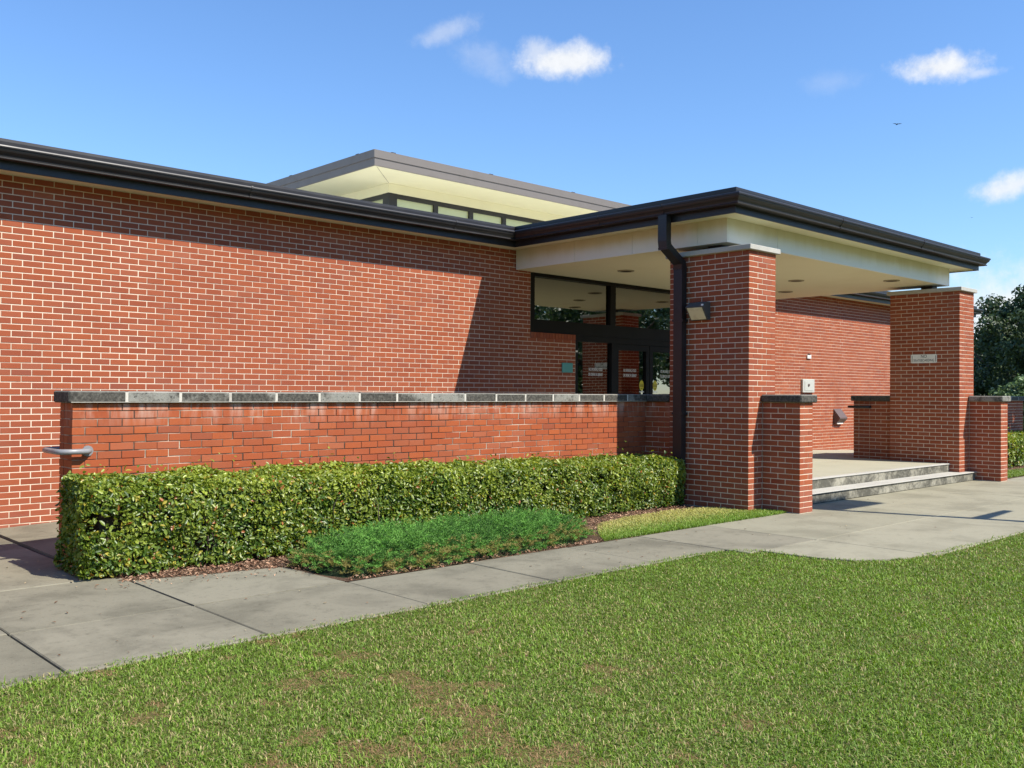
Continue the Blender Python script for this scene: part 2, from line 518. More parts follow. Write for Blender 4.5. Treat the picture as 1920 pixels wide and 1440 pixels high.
def leaf_mat(name, rough=0.4, spec=0.5, trans=0.25, gain=1.0):
    ma, N, b, out = mat(name)
    at = N.n('ShaderNodeVertexColor'); at.layer_name = 'Col'
    hv = N.n('ShaderNodeHueSaturation'); hv.inputs['Value'].default_value = gain; N.l(at.outputs[0], hv.inputs['Color'])
    N.l(hv.outputs[0], b.inputs['Base Color'])
    setc(N, b, 'Roughness', rough); b.inputs['Specular IOR Level'].default_value = spec
    tl = N.n('ShaderNodeBsdfTranslucent'); mx = N.n('ShaderNodeMixShader'); mx.inputs[0].default_value = trans
    hv2 = N.n('ShaderNodeHueSaturation'); hv2.inputs['Saturation'].default_value = 1.15; hv2.inputs['Value'].default_value = 1.5
    N.l(hv.outputs[0], hv2.inputs['Color']); N.l(hv2.outputs[0], tl.inputs['Color'])
    N.l(b.outputs[0], mx.inputs[1]); N.l(tl.outputs[0], mx.inputs[2]); N.l(mx.outputs[0], out.inputs[0])
    return ma


M_grass = leaf_mat('grass_blades', 0.55, 0.35, 0.25)
M_hedge = leaf_mat('glossy_hedge_leaves', 0.38, 0.5, 0.25)
M_juniper = leaf_mat('juniper_needles', 0.6, 0.25, 0.2)
M_oak = leaf_mat('oak_leaves', 0.5, 0.4, 0.15)
M_chips = leaf_mat('bark_chips', 0.9, 0.2, 0.0)
M_bark = paint('bark', (0.11, 0.085, 0.065), 0.9, 0.2, 0.6, (0.05, 0.04, 0.03), 9)
M_hedge_core = paint('hedge_core', (0.06, 0.042, 0.028), 0.9, 0.2, 0.5, (0.025, 0.02, 0.014), 9)


def ground_mat(name, a, bb, c_, scale):
    ma, N, b, _ = mat(name)
    P = wpos(N)
    n1 = N.noise(P, scale, 6, 0.65); n2 = N.noise(P, 55, 4, 0.7)
    c = N.mix(N.smooth(n1, 0.4, 0.65), a, bb); c = N.mix(N.smooth(n2, 0.4, 0.7), c, c_)
    setc(N, b, 'Base Color', c); setc(N, b, 'Roughness', 0.95); b.inputs['Specular IOR Level'].default_value = 0.1
    bump(N, b, n2, 0.8, 0.03)
    return ma


M_ground = ground_mat('grassy_ground', (0.05, 0.085, 0.02), (0.075, 0.10, 0.03), (0.10, 0.085, 0.04), 0.35)
M_lawn = ground_mat('lawn_soil_thatch', (0.10, 0.13, 0.026), (0.14, 0.13, 0.045), (0.12, 0.16, 0.03), 1.2)
M_mulch = ground_mat('mulch_soil', (0.13, 0.08, 0.052), (0.19, 0.125, 0.08), (0.08, 0.05, 0.034), 3)

# ------------------------------------------------------------------ brick laying
MOD = 0.2032; CO = 0.067733; WY = 0.1016           # module, course, half module (wythe)
brick_meshes = {}


def brick_mesh(L, D, Hh, mt, key):
    k = (round(L, 3), round(D, 3), round(Hh, 3), key)
    if k not in brick_meshes:
        mb = MB(); c = 0.0022
        mb.cbox(-L / 2, L / 2, -D / 2, D / 2, -Hh / 2, Hh / 2, c)
        me = mb.mesh('brick'); me.materials.append(mt); brick_meshes[k] = me
    return brick_meshes[k]


def lay(bricks, parent, mt, key, limit=300, occl=None, joint=0.0098, jit=0.0012):
    """bricks: (cx, cy, cz, length, depth, height, along) ; the largest in the picture become single objects"""
    sc = []
    for i, (cx, cy, cz, L, D, Hh, ax, face) in enumerate(bricks):
        u, v, z = px((cx, cy, cz))
        ok = 0 < u < 1920 and 0 < v < 1440 and face and (occl is None or not occl(u, v, cx, cy, cz))
        if ok:
            e = Vector((L / 2, 0, 0)) if ax == 0 else Vector((0, L / 2, 0))
            cc = Vector((cx, cy, cz))
            a = px(cc - e); b2 = px(cc + e)
            w = abs(b2[0] - a[0]); h = FPX * Hh / z
            sc.append((w * h, i))
    sc.sort(reverse=True)
    single = set(i for s_, i in sc[:limit])
    mb = MB()
    for i, (cx, cy, cz, L, D, Hh, ax, face) in enumerate(bricks):
        l_ = L - joint; h_ = Hh - joint
        jx = random.uniform(-jit, jit); jz = random.uniform(-jit, jit) * 0.6; jy = random.uniform(-jit, jit) * 0.8
        c = (cx + jx, cy + jy, cz + jz)
        if i in single:
            o = link('brick', brick_mesh(l_, D, h_, mt, key), None, parent, c)
            if ax == 1: o.rotation_euler = (0, 0, math.pi / 2)
        else:
            hx, hy = (l_ / 2, D / 2) if ax == 0 else (D / 2, l_ / 2)
            mb.box(c[0] - hx, c[0] + hx, c[1] - hy, c[1] + hy, c[2] - h_ / 2, c[2] + h_ / 2)
    if mb.v:
        mb.build('brickwork', mt, parent, kind='stuff')


def row(a, b, first=None):
    """cut a run a..b into bricks of one module; first = length of the leading piece"""
    res = []; p = a
    if first and first < MOD - 1e-6:
        res.append((p, min(p + first, b))); p = min(p + first, b)
    while p < b - 0.02:
        q = min(p + MOD, b)
        if b - q < 0.02: q = b
        res.append((p, q)); p = q
    return res


def ext(runs, lo, hi, e):
    """let the bricks at exposed corners run out to the face"""
    runs = list(runs)
    if runs and lo: runs[0] = (runs[0][0] - e, runs[0][1])
    if runs and hi: runs[-1] = (runs[-1][0], runs[-1][1] + e)
    return runs


def pier_bricks(x0, x1, y0, y1, z0, n, faces='fblr', phase=0):
    """n courses round a rectangular pier, corners interlocking; faces f=-Y b=+Y l=-X r=+X"""
    out = []; D = 0.0995; e = 0.0034
    for k in range(n):
        cz = z0 + (k + 0.5) * CO
        odd = (k + phase) % 2
        # who owns each corner alternates round the pier
        fl = odd == 0; fr = ((x1 - x0) / MOD * 2) % 2 < 0.5 or abs(((x1 - x0) / MOD * 2) % 2 - 2) < 0.5
        f_left = fl; f_right = fl if fr else not fl     # front row reaches the left / right corner?
        if 'f' in faces:
            for a, b in ext(row(x0 if f_left else x0 + WY, x1 if f_right else x1 - WY), f_left, f_right, e):
                out.append(((a + b) / 2, y0 + WY / 2, cz, b - a, D, CO, 0, True))
        if 'b' in faces:
            for a, b in ext(row(x0 if f_left else x0 + WY, x1 if f_right else x1 - WY), f_left, f_right, e):
                out.append(((a + b) / 2, y1 - WY / 2, cz, b - a, D, CO, 0, False))
        if 'l' in faces:
            for a, b in ext(row(y0 + WY if (f_left and 'f' in faces) else y0, y1 - WY if (f_left and 'b' in faces) else y1), not f_left, (not f_left) and 'b' in faces, e):
                out.append((x0 + WY / 2, (a + b) / 2, cz, b - a, D, CO, 1, True))
        if 'r' in faces:
            for a, b in ext(row(y0 + WY if (f_right and 'f' in faces) else y0, y1 - WY if (f_right and 'b' in faces) else y1), not f_right, (not f_right) and 'b' in faces, e):
                out.append((x1 - WY / 2, (a + b) / 2, cz, b - a, D, CO, 1, False))
    return out


# ------------------------------------------------------------------ key dimensions (metres)
WALL_Y = 10.76; WALL_Z0 = 0.0397; WALL_N = 54; WALL_TOP = WALL_Z0 + WALL_N * CO
BX0, BX1, BY0 = 10.139, 17.0, 6.844          # outer faces of the canopy beam
BZ0, BZ1 = 3.391, 3.697
PX1, PX2, PY0, PY1 = 10.097, 16.556, 6.491, 6.491 + 6 * MOD
PW = 3 * MOD
CXM = 13.57                                   # axis of the entrance
LW_Y, LW_T = 8.1345, 1.5 * MOD                # low ramp wall
LW_X0 = 2.652
PORCH_Z = 0.285
E_CUT = 'setting'

# ------------------------------------------------------------------ ground
def sheet(name, poly, z, mt, parent=None):
    return MB().add([(x, y, z) for x, y in poly], [tuple(range(len(poly)))]).build(name, mt, parent)

g_ = sheet('ground', [(-400, -400), (400, -400), (400, 600), (-400, 600)], -0.10, M_ground); tag(g_, kind='structure')

LAWN = [(-14, -12), (40, -12), (40, 3.62), (9.6, 3.66), (8.9, 3.68), (8.45, 3.73), (8.12, 3.84), (7.90, 4.0), (7.78, 4.22), (7.74, 4.55), (7.72, 4.75), (7.62, 4.93), (7.42, 5.05), (7.1, 5.11), (-14, 5.14)]
o = sheet('lawn', LAWN, -0.012, M_lawn); tag(o, kind='structure')

walk = MB().box(-14, 8.69, 5.0, 6.16, -0.09, -0.022).box(-14, 4.0, 6.17, 11.0, -0.09, -0.022).build('sidewalk', M_joint); tag(walk, kind='structure')
JX = [-3.2, -1.98, -0.77, 0.45, 1.65, 2.79, 4.01, 5.235, 6.455, 7.50, 8.69]


def slab(parent, x0, x1, y0, y1, mt, g=0.006, z1=0.0, name='paving_slab'):
    dz = random.uniform(-0.004, 0.003)
    return MB().cbox(x0 + g, x1 - g, y0 + g, y1 - g, -0.09, z1 + dz, 0.006).build(name, mt, parent)


for a, b in zip(JX[:-1], JX[1:]):
    slab(walk, a, b, 5.06 if b < 8 else 4.80, 6.12, M_walk)
for a, b in zip(JX[:5], JX[1:6]):
    for c, d in ((6.12, 7.45), (7.45, 8.62), (8.62, 9.72), (9.72, 10.76)):
        slab(walk, a, min(b, 2.66) if c > 7 else b, c, d, M_walk)
# wedge of paving that runs up to the planting bed
MB().prism([(2.80, 6.128), (4.0, 6.128), (3.99, 6.28), (3.95, 6.98), (3.3, 7.10), (2.80, 7.22)], -0.09, -0.001, 2).build('paving_slab', M_walk, walk)

plaza = MB().box(7.8, 40, 3.9, 6.6, -0.098, -0.03).build('plaza', M_joint); tag(plaza, kind='structure')
PJ = [8.69, 11.7, 14.7, 17.7, 20.7, 23.7, 27.0, 31.0]
for a, b in zip(PJ[:-1], PJ[1:]):
    slab(plaza, a, b, 3.60, 4.79, M_plaza)
    slab(plaza, a, b, 4.79, 6.10 if a > 17 else 6.40, M_plaza)
MB().prism([(8.684, 3.67), (8.45, 3.70), (8.12, 3.81), (7.88, 3.98), (7.75, 4.2), (7.70, 4.55), (7.69, 4.784), (8.684, 4.784)], -0.09, 0.0, 2).build('paving_slab', M_plaza, plaza)

# planting beds
bed_poly = [(2.66, 7.23), (3.35, 7.09), (3.95, 6.98), (4.0, 6.28), (4.02, 6.13), (10.4, 6.11), (10.4, 8.2), (2.66, 8.2)]
o = sheet('planting_bed', bed_poly, -0.004, M_mulch); tag(o, kind='structure')
o = sheet('planting_bed', [(17.27, 6.12), (26, 6.12), (26, 8.2), (17.27, 8.2)], -0.004, M_mulch); tag(o, kind='structure')

# ------------------------------------------------------------------ porch, ramps, steps
porch = MB().cbox(10.5, 16.85, 6.69, 8.28, -0.08, PORCH_Z, 0.008).cbox(9.6, 17.55, 8.283, 10.84, -0.08, PORCH_Z + .0005, 0.002).build('porch', M_porch); tag(porch, kind='structure')
rp = MB().add([(2.7, 8.44, -0.05), (9.6, 8.44, -0.05), (9.6, 10.755, -0.05), (2.7, 10.755, -0.05), (2.7, 8.44, 0.004), (9.6, 8.44, PORCH_Z - .004), (9.6, 10.755, PORCH_Z - .004), (2.7, 10.755, 0.004)],
              [(0, 3, 2, 1), (4, 5, 6, 7), (0, 1, 5, 4), (1, 2, 6, 5), (2, 3, 7, 6), (3, 0, 4, 7)]).build('ramp', M_walk); tag(rp, kind='structure')
rp = MB().add([(17.56, 8.44, -0.05), (24.4, 8.44, -0.05), (24.4, 10.755, -0.05), (17.56, 10.755, -0.05), (17.56, 8.44, PORCH_Z - .004), (24.4, 8.44, 0.03), (24.4, 10.755, 0.03), (17.56, 10.755, PORCH_Z - .004)],
              [(0, 3, 2, 1), (4, 5, 6, 7), (0, 1, 5, 4), (1, 2, 6, 5), (2, 3, 7, 6), (3, 0, 4, 7)]).build('ramp', M_porch); tag(rp, kind='structure')

steps = empty('entrance_steps', (13.6, 6.37, 0), 'two low concrete steps with mildew-black risers between the two brick pillars', 'steps')
XA, XB = 10.725, 16.545
MB().cbox(XA, 16.945, 6.375, 6.485, 0.001, 0.13, 0.006).box(XA, XB, 6.485, 6.686, 0.001, 0.128).build('step', M_riser, steps)
MB().cbox(XA, XB, 6.655, 6.688, 0.135, 0.268, 0.003).build('step', M_riser, steps)
MB().cbox(XA, 16.95, 6.352, 6.484, 0.131, 0.146, 0.004).box(XA, XB, 6.484, 6.654, 0.131, 0.145).build('nosing', M_cap, steps)
MB().cbox(XA, XB, 6.640, 6.75, 0.271, 0.289, 0.004).build('nosing', M_cap, steps)

# ------------------------------------------------------------------ the building
bld = empty('brick_building', (13.57, 10.76, 0), 'long low red brick public building with dark bronze eaves and an entrance canopy', 'building')

# openings of the front wall: doors and the wider transom band over them
DX0, DX1 = 11.53, 2 * CXM - 11.53
TX0, TX1 = 10.472, 2 * CXM - 10.472
TZ = 2.43            # top of the brick shoulder under the transom
wall = MB()
wy0, wy1 = WALL_Y + 0.0045, WALL_Y + 0.30
XL, XR = -9.0, 27.3
wall.box(XL, TX0, wy0, wy1, -0.1, WALL_TOP).box(TX0, DX0, wy0, wy1, -0.1, TZ - 0.095).box(DX1, TX1, wy0, wy1, -0.1, TZ - 0.095).box(TX1, XR, wy0, wy1, -0.1, WALL_TOP)
wall.box(XL, XL + .3, wy1, 30, -0.1, WALL_TOP).box(XR - .3, XR, wy1, 30, -0.1, WALL_TOP).box(XL, XR, 30, 30.3, -0.1, WALL_TOP)
main_wall = wall.build('front_wall', M_mortar, bld)
bl = []
GX = 2.891
for k in range(-1, WALL_N):
    cz = WALL_Z0 + (k + 0.5) * CO
    top = WALL_Z0 + (k + 1) * CO
    ph = 0.0 if k % 2 == 1 else MOD / 2     # course 27 holds the joint measured at GX
    segs = [(XL, DX0), (DX1, XR)] if top < TZ - 0.03 else [(XL, TX0), (TX1, XR)]
    for s0, s1 in segs:
        n0 = math.floor((s0 - GX - ph) / MOD)
        p = GX + ph + n0 * MOD
        while p < s1 - 1e-4:
            a = max(p, s0); b = min(p + MOD, s1)
            if b - a > 0.03:
                bl.append(((a + b) / 2, WALL_Y + WY / 2, cz, b - a, 0.0995, CO, 0, True))
            p += MOD
lay(bl, main_wall, M_brick, 'face', 300, lambda u, v, x, y, z: (u > 100 and v > 722) or u > 960)
# bricks laid on edge along the two shoulders
for s0, s1 in ((TX0 + .002, DX0), (DX1, TX1 - .002)):
    n = int((s1 - s0) / CO); w = (s1 - s0) / n
    for i in range(n):
        link('brick', brick_mesh(w - .009, 0.11, 0.088, M_brick, 'edge'), None, main_wall, (s0 + (i + .5) * w, WALL_Y + 0.05, TZ - 0.046))

# eaves: profile swept round the front of the building, offset o outwards
PATH = [((XL, WALL_Y), (0, -1)), ((BX0, WALL_Y), (-1, -1)), ((BX0, BY0), (-1, -1)), ((BX1, BY0), (1, -1)), ((BX1, WALL_Y), (1, -1)), ((XR, WALL_Y), (1, -1)), ((XR, 30.3), (1, 0))]


def run(prof, i):
    rings = []
    for (p, mm) in (PATH[i], PATH[i + 1]):
        rings.append([(p[0] + o_ * mm[0], p[1] + o_ * mm[1], z_) for o_, z_ in prof])
    return MB().sweep(rings)


P_gut = [(.364, 3.886), (.364, 3.753), (.455, 3.751), (.464, 3.754), (.466, 3.760), (.461, 3.767), (.453, 3.772), (.456, 3.788), (.470, 3.806), (.488, 3.822), (.497, 3.84), (.499, 3.852), (.509, 3.855), (.511, 3.868), (.507, 3.880), (.497, 3.886)]
P_fas = [(.336, 3.667), (.362, 3.667), (.362, 3.900), (.336, 3.900)]
P_edge = [(.0, 3.906), (.374, 3.906), (.380, 3.902), (.383, 3.945), (.381, 3.974), (.36, 3.980), (.0, 3.99)]
P_sof = [(-.02, 3.699), (.334, 3.699), (.334, 3.715), (-.02, 3.715)]
P_trim = [(.306, 3.680), (.333, 3.680), (.333, 3.698), (.306, 3.698)]
for i in range(6):
    run(P_fas, i).build('fascia', M_bronze, bld)
    run(P_gut, i).build('gutter', M_bronze, bld)
    run(P_edge, i).build('roof_edge', M_bronze, bld)
    sf = run(P_sof, i).build('soffit', M_cream, bld)
    run(P_trim, i).build('trim', M_cream, sf)
P_band = [(.363, 3.889), (.363, 3.748), (.456, 3.746), (.468, 3.752), (.470, 3.762), (.460, 3.774), (.475, 3.806), (.493, 3.822), (.502, 3.848), (.514, 3.852), (.515, 3.872), (.508, 3.889)]
for i, ts in ((0, (.42, .585, .75, .915)), (1, (.22, .55, .83)), (2, (.3, .68)), (4, (.35,))):
    (p0, m0), (p1, m1) = PATH[i], PATH[i + 1]
    for t_ in ts:
        rings = []
        for dt in (-.012, .012):
            L_ = math.hypot(p1[0] - p0[0], p1[1] - p0[1]); k = t_ + dt / L_
            cx, cy = p0[0] + (p1[0] - p0[0]) * k, p0[1] + (p1[1] - p0[1]) * k
            nx, ny = (0, -1) if abs(p1[0] - p0[0]) > abs(p1[1] - p0[1]) else (-1, 0)
            rings.append([(cx + o_ * nx, cy + o_ * ny, z_) for o_, z_ in P_band])
        MB().sweep(rings).build('gutter_seam', M_bronze, bld)
rf = MB().add([(XL, WALL_Y - .02, 3.97), (XR, WALL_Y - .02, 3.97), (XR, 30.2, 4.2), (XL, 30.2, 4.2)], [(0, 1, 2, 3)])
rf.add([(BX0 - .02, BY0 - .02, 3.978), (BX1 + .02, BY0 - .02, 3.978), (BX1 + .02, WALL_Y, 3.985), (BX0 - .02, WALL_Y, 3.985)], [(0, 1, 2, 3)])
rf.build('roof', M_roof, bld)

# canopy: beam core, separate panels, ceiling
MB().box(BX0 + .03, BX1 - .03, BY0 + .03, BY0 + .5, BZ0 + .02, BZ1).box(BX0 + .03, BX0 + .5, BY0 + .5, WALL_Y, BZ0 + .02, BZ1).box(BX1 - .5, BX1 - .03, BY0 + .5, WALL_Y, BZ0 + .02, BZ1).build('beam', M_dark_in, bld)
yj = [BY0, 7.299, 8.4, 9.497, WALL_Y - .003]
for a, b in zip(yj[:-1], yj[1:]):
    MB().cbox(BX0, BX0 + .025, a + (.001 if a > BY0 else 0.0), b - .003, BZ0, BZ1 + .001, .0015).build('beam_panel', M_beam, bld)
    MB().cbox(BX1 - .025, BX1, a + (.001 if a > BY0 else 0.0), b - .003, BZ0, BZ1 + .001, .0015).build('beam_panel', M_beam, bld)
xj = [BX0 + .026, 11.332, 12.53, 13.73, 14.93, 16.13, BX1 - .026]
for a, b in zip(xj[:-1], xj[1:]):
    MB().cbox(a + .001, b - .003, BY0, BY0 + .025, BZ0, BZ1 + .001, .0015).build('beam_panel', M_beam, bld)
ceil = MB().box(BX0 + .027, BX1 - .027, BY0 + .027, WALL_Y + .06, BZ0 + .001, BZ0 + .02).build('ceiling', M_ceil, bld)
for x, y in ((11.44, 9.6), (11.6, 7.35), (13.57, 9.55), (14.42, 8.35), (15.85, 9.4), (15.51, 7.2)):
    mb = MB(); n = 20
    rings = []
    for r_, z_ in ((.135, BZ0), (.130, BZ0 - .012), (.095, BZ0 - .012), (.09, BZ0 - .001)):
        rings.append([(x + r_ * math.cos(2 * math.pi * k / n), y + r_ * math.sin(2 * math.pi * k / n), z_) for k in range(n)])
    mb.sweep(rings, close=False)
    lt = mb.build('ceiling_light', M_lightrim, bld)
    MB().prism([(x + .094 * math.cos(2 * math.pi * k / n), y + .094 * math.sin(2 * math.pi * k / n)) for k in range(n)], BZ0 - .006, BZ0 - .002, 2).build('lens', M_frame, lt)

# storefront: transom, side lights and double door in dark bronze frames
SY0, SY1 = 10.80, 10.92
TR_Z0, TR_Z1 = 2.64, 3.335
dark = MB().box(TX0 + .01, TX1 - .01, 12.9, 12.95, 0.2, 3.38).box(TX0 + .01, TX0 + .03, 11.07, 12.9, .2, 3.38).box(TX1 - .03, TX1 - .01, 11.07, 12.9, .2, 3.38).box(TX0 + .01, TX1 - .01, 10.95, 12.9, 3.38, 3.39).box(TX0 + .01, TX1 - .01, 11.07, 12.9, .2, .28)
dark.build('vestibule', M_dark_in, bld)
tr = MB()
tr.box(TX0 + .003, TX1 - .003, SY0 - .02, SY1, TR_Z1, 3.388)
tr.box(TX0 + .003, TX0 + .11, SY0 - .02, SY1, TZ + .002, TR_Z1)
tr.box(TX1 - .11, TX1 - .003, SY0 - .02, SY1, TZ + .002, TR_Z1)
MX = [12.46, 12.60]
tr.box(MX[0], MX[1], SY0, SY1, TR_Z0, TR_Z1).box(2 * CXM - MX[1], 2 * CXM - MX[0], SY0, SY1, TR_Z0, TR_Z1)
tr.box(TX0 + .11, TX1 - .11, SY0 - .01, SY1, TZ + .002, TR_Z0)
tf = tr.build('transom_frame', M_frame, bld)
for a, b in ((TX0 + .11, MX[0]), (MX[1], 2 * CXM - MX[1]), (2 * CXM - MX[0], TX1 - .11)):
    MB().box(a - .01, b + .01, 10.855, 10.862, TR_Z0 - .01, TR_Z1 + .01).build('pane', M_glass, tf)
sfm = MB()
DH = 2.33
sfm.box(DX0 + .003, DX1 - .003, SY0, SY1, DH, TZ + .001)
sfm.box(DX0 + .003, DX0 + .10, SY0, SY1, PORCH_Z, DH).box(DX1 - .10, DX1 - .003, SY0, SY1, PORCH_Z, DH)
sfm.box(12.50, 12.61, SY0, SY1, PORCH_Z, DH).box(2 * CXM - 12.61, 2 * CXM - 12.50, SY0, SY1, PORCH_Z, DH)
sfm.box(DX0 + .1, 12.5, SY0, SY1, PORCH_Z, PORCH_Z + .2).box(2 * CXM - 12.5, DX1 - .1, SY0, SY1, PORCH_Z, PORCH_Z + .2)
sf_ = sfm.build('door_frame', M_frame, bld)
MB().box(DX0 + .09, 12.51, 10.855, 10.862, PORCH_Z + .19, DH + .01).build('pane', M_glass, sf_)
MB().box(2 * CXM - 12.51, DX1 - .09, 10.855, 10.862, PORCH_Z + .19, DH + .01).build('pane', M_glass, sf_)
MB().cbox(11.555, 11.60, 10.77, 10.80, 2.14, 2.17, .004).build('door_sensor', M_white, sf_)


def text_mesh(body, size, mt_name='text', width=None):
    cu = bpy.data.curves.new(mt_name, 'FONT'); cu.body = body; cu.size = size; cu.align_x = 'CENTER'; cu.align_y = 'CENTER'
    cu.extrude = 0.0006; cu.space_line = 0.95
    ob = bpy.data.objects.new('tmp_text', cu); COL.objects.link(ob)
    dg = bpy.context.evaluated_depsgraph_get()
    me = bpy.data.meshes.new_from_object(ob.evaluated_get(dg))
    bpy.data.objects.remove(ob, do_unlink=True)
    if width:
        xs = [v.co.x for v in me.vertices]; w = max(xs) - min(xs)
        for v in me.vertices: v.co.x *= width / w
    return me


def text_obj(name, body, size, loc, rot, mt, parent, width=None):
    me = text_mesh(body, size, width=width); me.materials.clear(); me.materials.append(mt)
    o_ = link(name, me, None, parent, loc); o_.rotation_euler = rot
    return o_


FRONT = (math.pi / 2, 0, 0)
NOTICE = ('NO SMOKING, FOOD', 'OR DRINK IN LIBRARY')


def notice(cx, parent):
    text_obj('lettering', NOTICE[0], .074, (cx, 10.853, 1.862), FRONT, M_white, parent, width=.35)
    text_obj('lettering', NOTICE[1], .074, (cx, 10.853, 1.775), FRONT, M_white, parent, width=.37)


notice(12.14, sf_)
for side, (a, b) in enumerate(((12.612, CXM - .008), (CXM + .008, 2 * CXM - 12.612))):
    d_ = MB(); s_ = .09
    d_.box(a, a + s_, SY0 + .015, SY1 - .02, PORCH_Z + .01, DH - .003).box(b - s_, b, SY0 + .015, SY1 - .02, PORCH_Z + .01, DH - .003)
    d_.box(a + s_, b - s_, SY0 + .015, SY1 - .02, PORCH_Z + .01, PORCH_Z + .25).box(a + s_, b - s_, SY0 + .015, SY1 - .02, DH - .11, DH - .003)
    dr = d_.build('door', M_frame, bld)
    MB().box(a + s_ - .01, b - s_ + .01, 10.855, 10.862, PORCH_Z + .24, DH - .10).build('pane', M_glass, dr)
    notice((a + b) / 2 + (-.03 if side == 0 else .06), dr)
    sx = b - .175 if side == 0 else a + .2
    n = 20
    MB().prism([(sx + .062 * math.cos(2 * math.pi * k / n), 1.60 + .092 * math.sin(2 * math.pi * k / n)) for k in range(n)], 10.851, 10.854, 1).build('sticker', M_yellow, dr)
    for zz, hh, ww in ((1.628, .004, .05), (1.612, .006, .055), (1.595, .008, .05), (1.578, .006, .055), (1.545, .008, .028)):
        MB().box(sx - ww, sx + ww, 10.8497, 10.8507, zz - hh / 2, zz + hh / 2).build('lettering', M_black, dr)
    MB().box(sx - .065, sx + .065, 10.851, 10.854, 1.476, 1.492).build('sticker', M_white, dr)
    hx = b - .05 if side == 0 else a + .05
    MB().tube([(hx, 10.82, .95), (hx, 10.765, .97), (hx, 10.765, 1.35), (hx, 10.82, 1.37)], .013, 8).build('handle', M_frame, dr)

# clerestory: glazed band under a wide flat roof, set back on the main roof
KX0, KY0 = 11.708, 16.381
KX1, KY1 = 24.0, 24.0
KO = 1.2
KZ = 5.90                                    # soffit
wl = MB().box(KX0 + .08, KX1 - .08, KY0 + .08, KY1 - .08, 4.0, 4.6)
wl.build('clerestory_base', M_bronze, bld)
fz = MB()
fz.box(KX0 - .01, KX1 + .01, KY0 - .01, KY0 + .14, 5.70, KZ - .003).box(KX0 - .01, KX0 + .14, KY0 + .14, KY1, 5.70, KZ - .003).box(KX1 - .14, KX1 + .01, KY0 + .14, KY1, 5.70, KZ - .003).box(KX0 + .14, KX1 - .14, KY1 - .14, KY1, 5.70, KZ - .003)
fz.build('frieze', M_cream, bld)
kf = MB()
kf.box(KX0, KX0 + .22, KY0, KY0 + .22, 4.05, 5.698)
kf.box(KX0 + .22, KX1, KY0 + .01, KY0 + .1, 5.60, 5.697).box(KX0 + .22, KX1, KY0 + .01, KY0 + .1, 4.55, 4.64)
kf.box(KX0 + .01, KX0 + .1, KY0 + .22, KY1, 5.60, 5.697).box(KX0 + .01, KX0 + .1, KY0 + .22, KY1, 4.55, 4.64)
mxs = [11.93 + .06 + i * 1.03 for i in range(0, 12)]
mxs = [x + (-.03 if i else 0) for i, x in enumerate(mxs)]
for x in mxs[1:]:
    kf.box(x - .06, x + .06, KY0 - .005, KY0 + .11, 4.64, 5.60)
mys = [KY0 + .22 + i * 1.03 for i in range(0, 8)]
for y in mys[1:]:
    kf.box(KX0 - .005, KX0 + .11, y - .06, y + .06, 4.64, 5.60)
kfo = kf.build('clerestory_frame', M_bronze, bld)
for i, x in enumerate(mxs[:-1]):
    a = x - .05 if i == 0 else x + .06
    MB().box(a - .01, mxs[i + 1] - .05, KY0 + .045, KY0 + .052, 4.62, 5.61).build('pane', M_glass_up, kfo)
    MB().box(a, mxs[i + 1] - .06, KY0 + .03, KY0 + .06, 5.37, 5.40).build('glazing_bar', M_bronze, kfo)
for i, y in enumerate(mys[:-1]):
    a = y if i == 0 else y + .06
    MB().box(KX0 + .045, KX0 + .052, a - .01, mys[i + 1] - .05, 4.62, 5.61).build('pane', M_glass_up, kfo)
MB().box(KX0 + .5, KX1 - .5, KY0 + .9, KY0 + .95, 4.62, 5.7).box(KX0 + .9, KX0 + .95, KY0 + .95, KY1 - .5, 4.62, 5.7).build('clerestory_blind', M_cream, bld)
A0, B0, A1, B1 = KX0 - KO, KY0 - KO, KX1 + KO, KY1 + KO


def ringbox(o0, o1, z0, z1):
    """frame of boxes round the upper roof between offsets o0 (inner) and o1 (outer)"""
    mb = MB()
    mb.add([(A0 - o1, B0 - o1, z0), (A1 + o1, B0 - o1, z0), (A1 + o1, B1 + o1, z0), (A0 - o1, B1 + o1, z0), (A0 - o0, B0 - o0, z0), (A1 + o0, B0 - o0, z0), (A1 + o0, B1 + o0, z0), (A0 - o0, B1 + o0, z0),
            (A0 - o1, B0 - o1, z1), (A1 + o1, B0 - o1, z1), (A1 + o1, B1 + o1, z1), (A0 - o1, B1 + o1, z1), (A0 - o0, B0 - o0, z1), (A1 + o0, B0 - o0, z1), (A1 + o0, B1 + o0, z1), (A0 - o0, B1 + o0, z1)],
           [(0, 1, 5, 4), (1, 2, 6, 5), (2, 3, 7, 6), (3, 0, 4, 7), (8, 12, 13, 9), (9, 13, 14, 10), (10, 14, 15, 11), (11, 15, 12, 8),
            (0, 8, 9, 1), (1, 9, 10, 2), (2, 10, 11, 3), (3, 11, 8, 0), (4, 5, 13, 12), (5, 6, 14, 13), (6, 7, 15, 14), (7, 4, 12, 15)])
    return mb


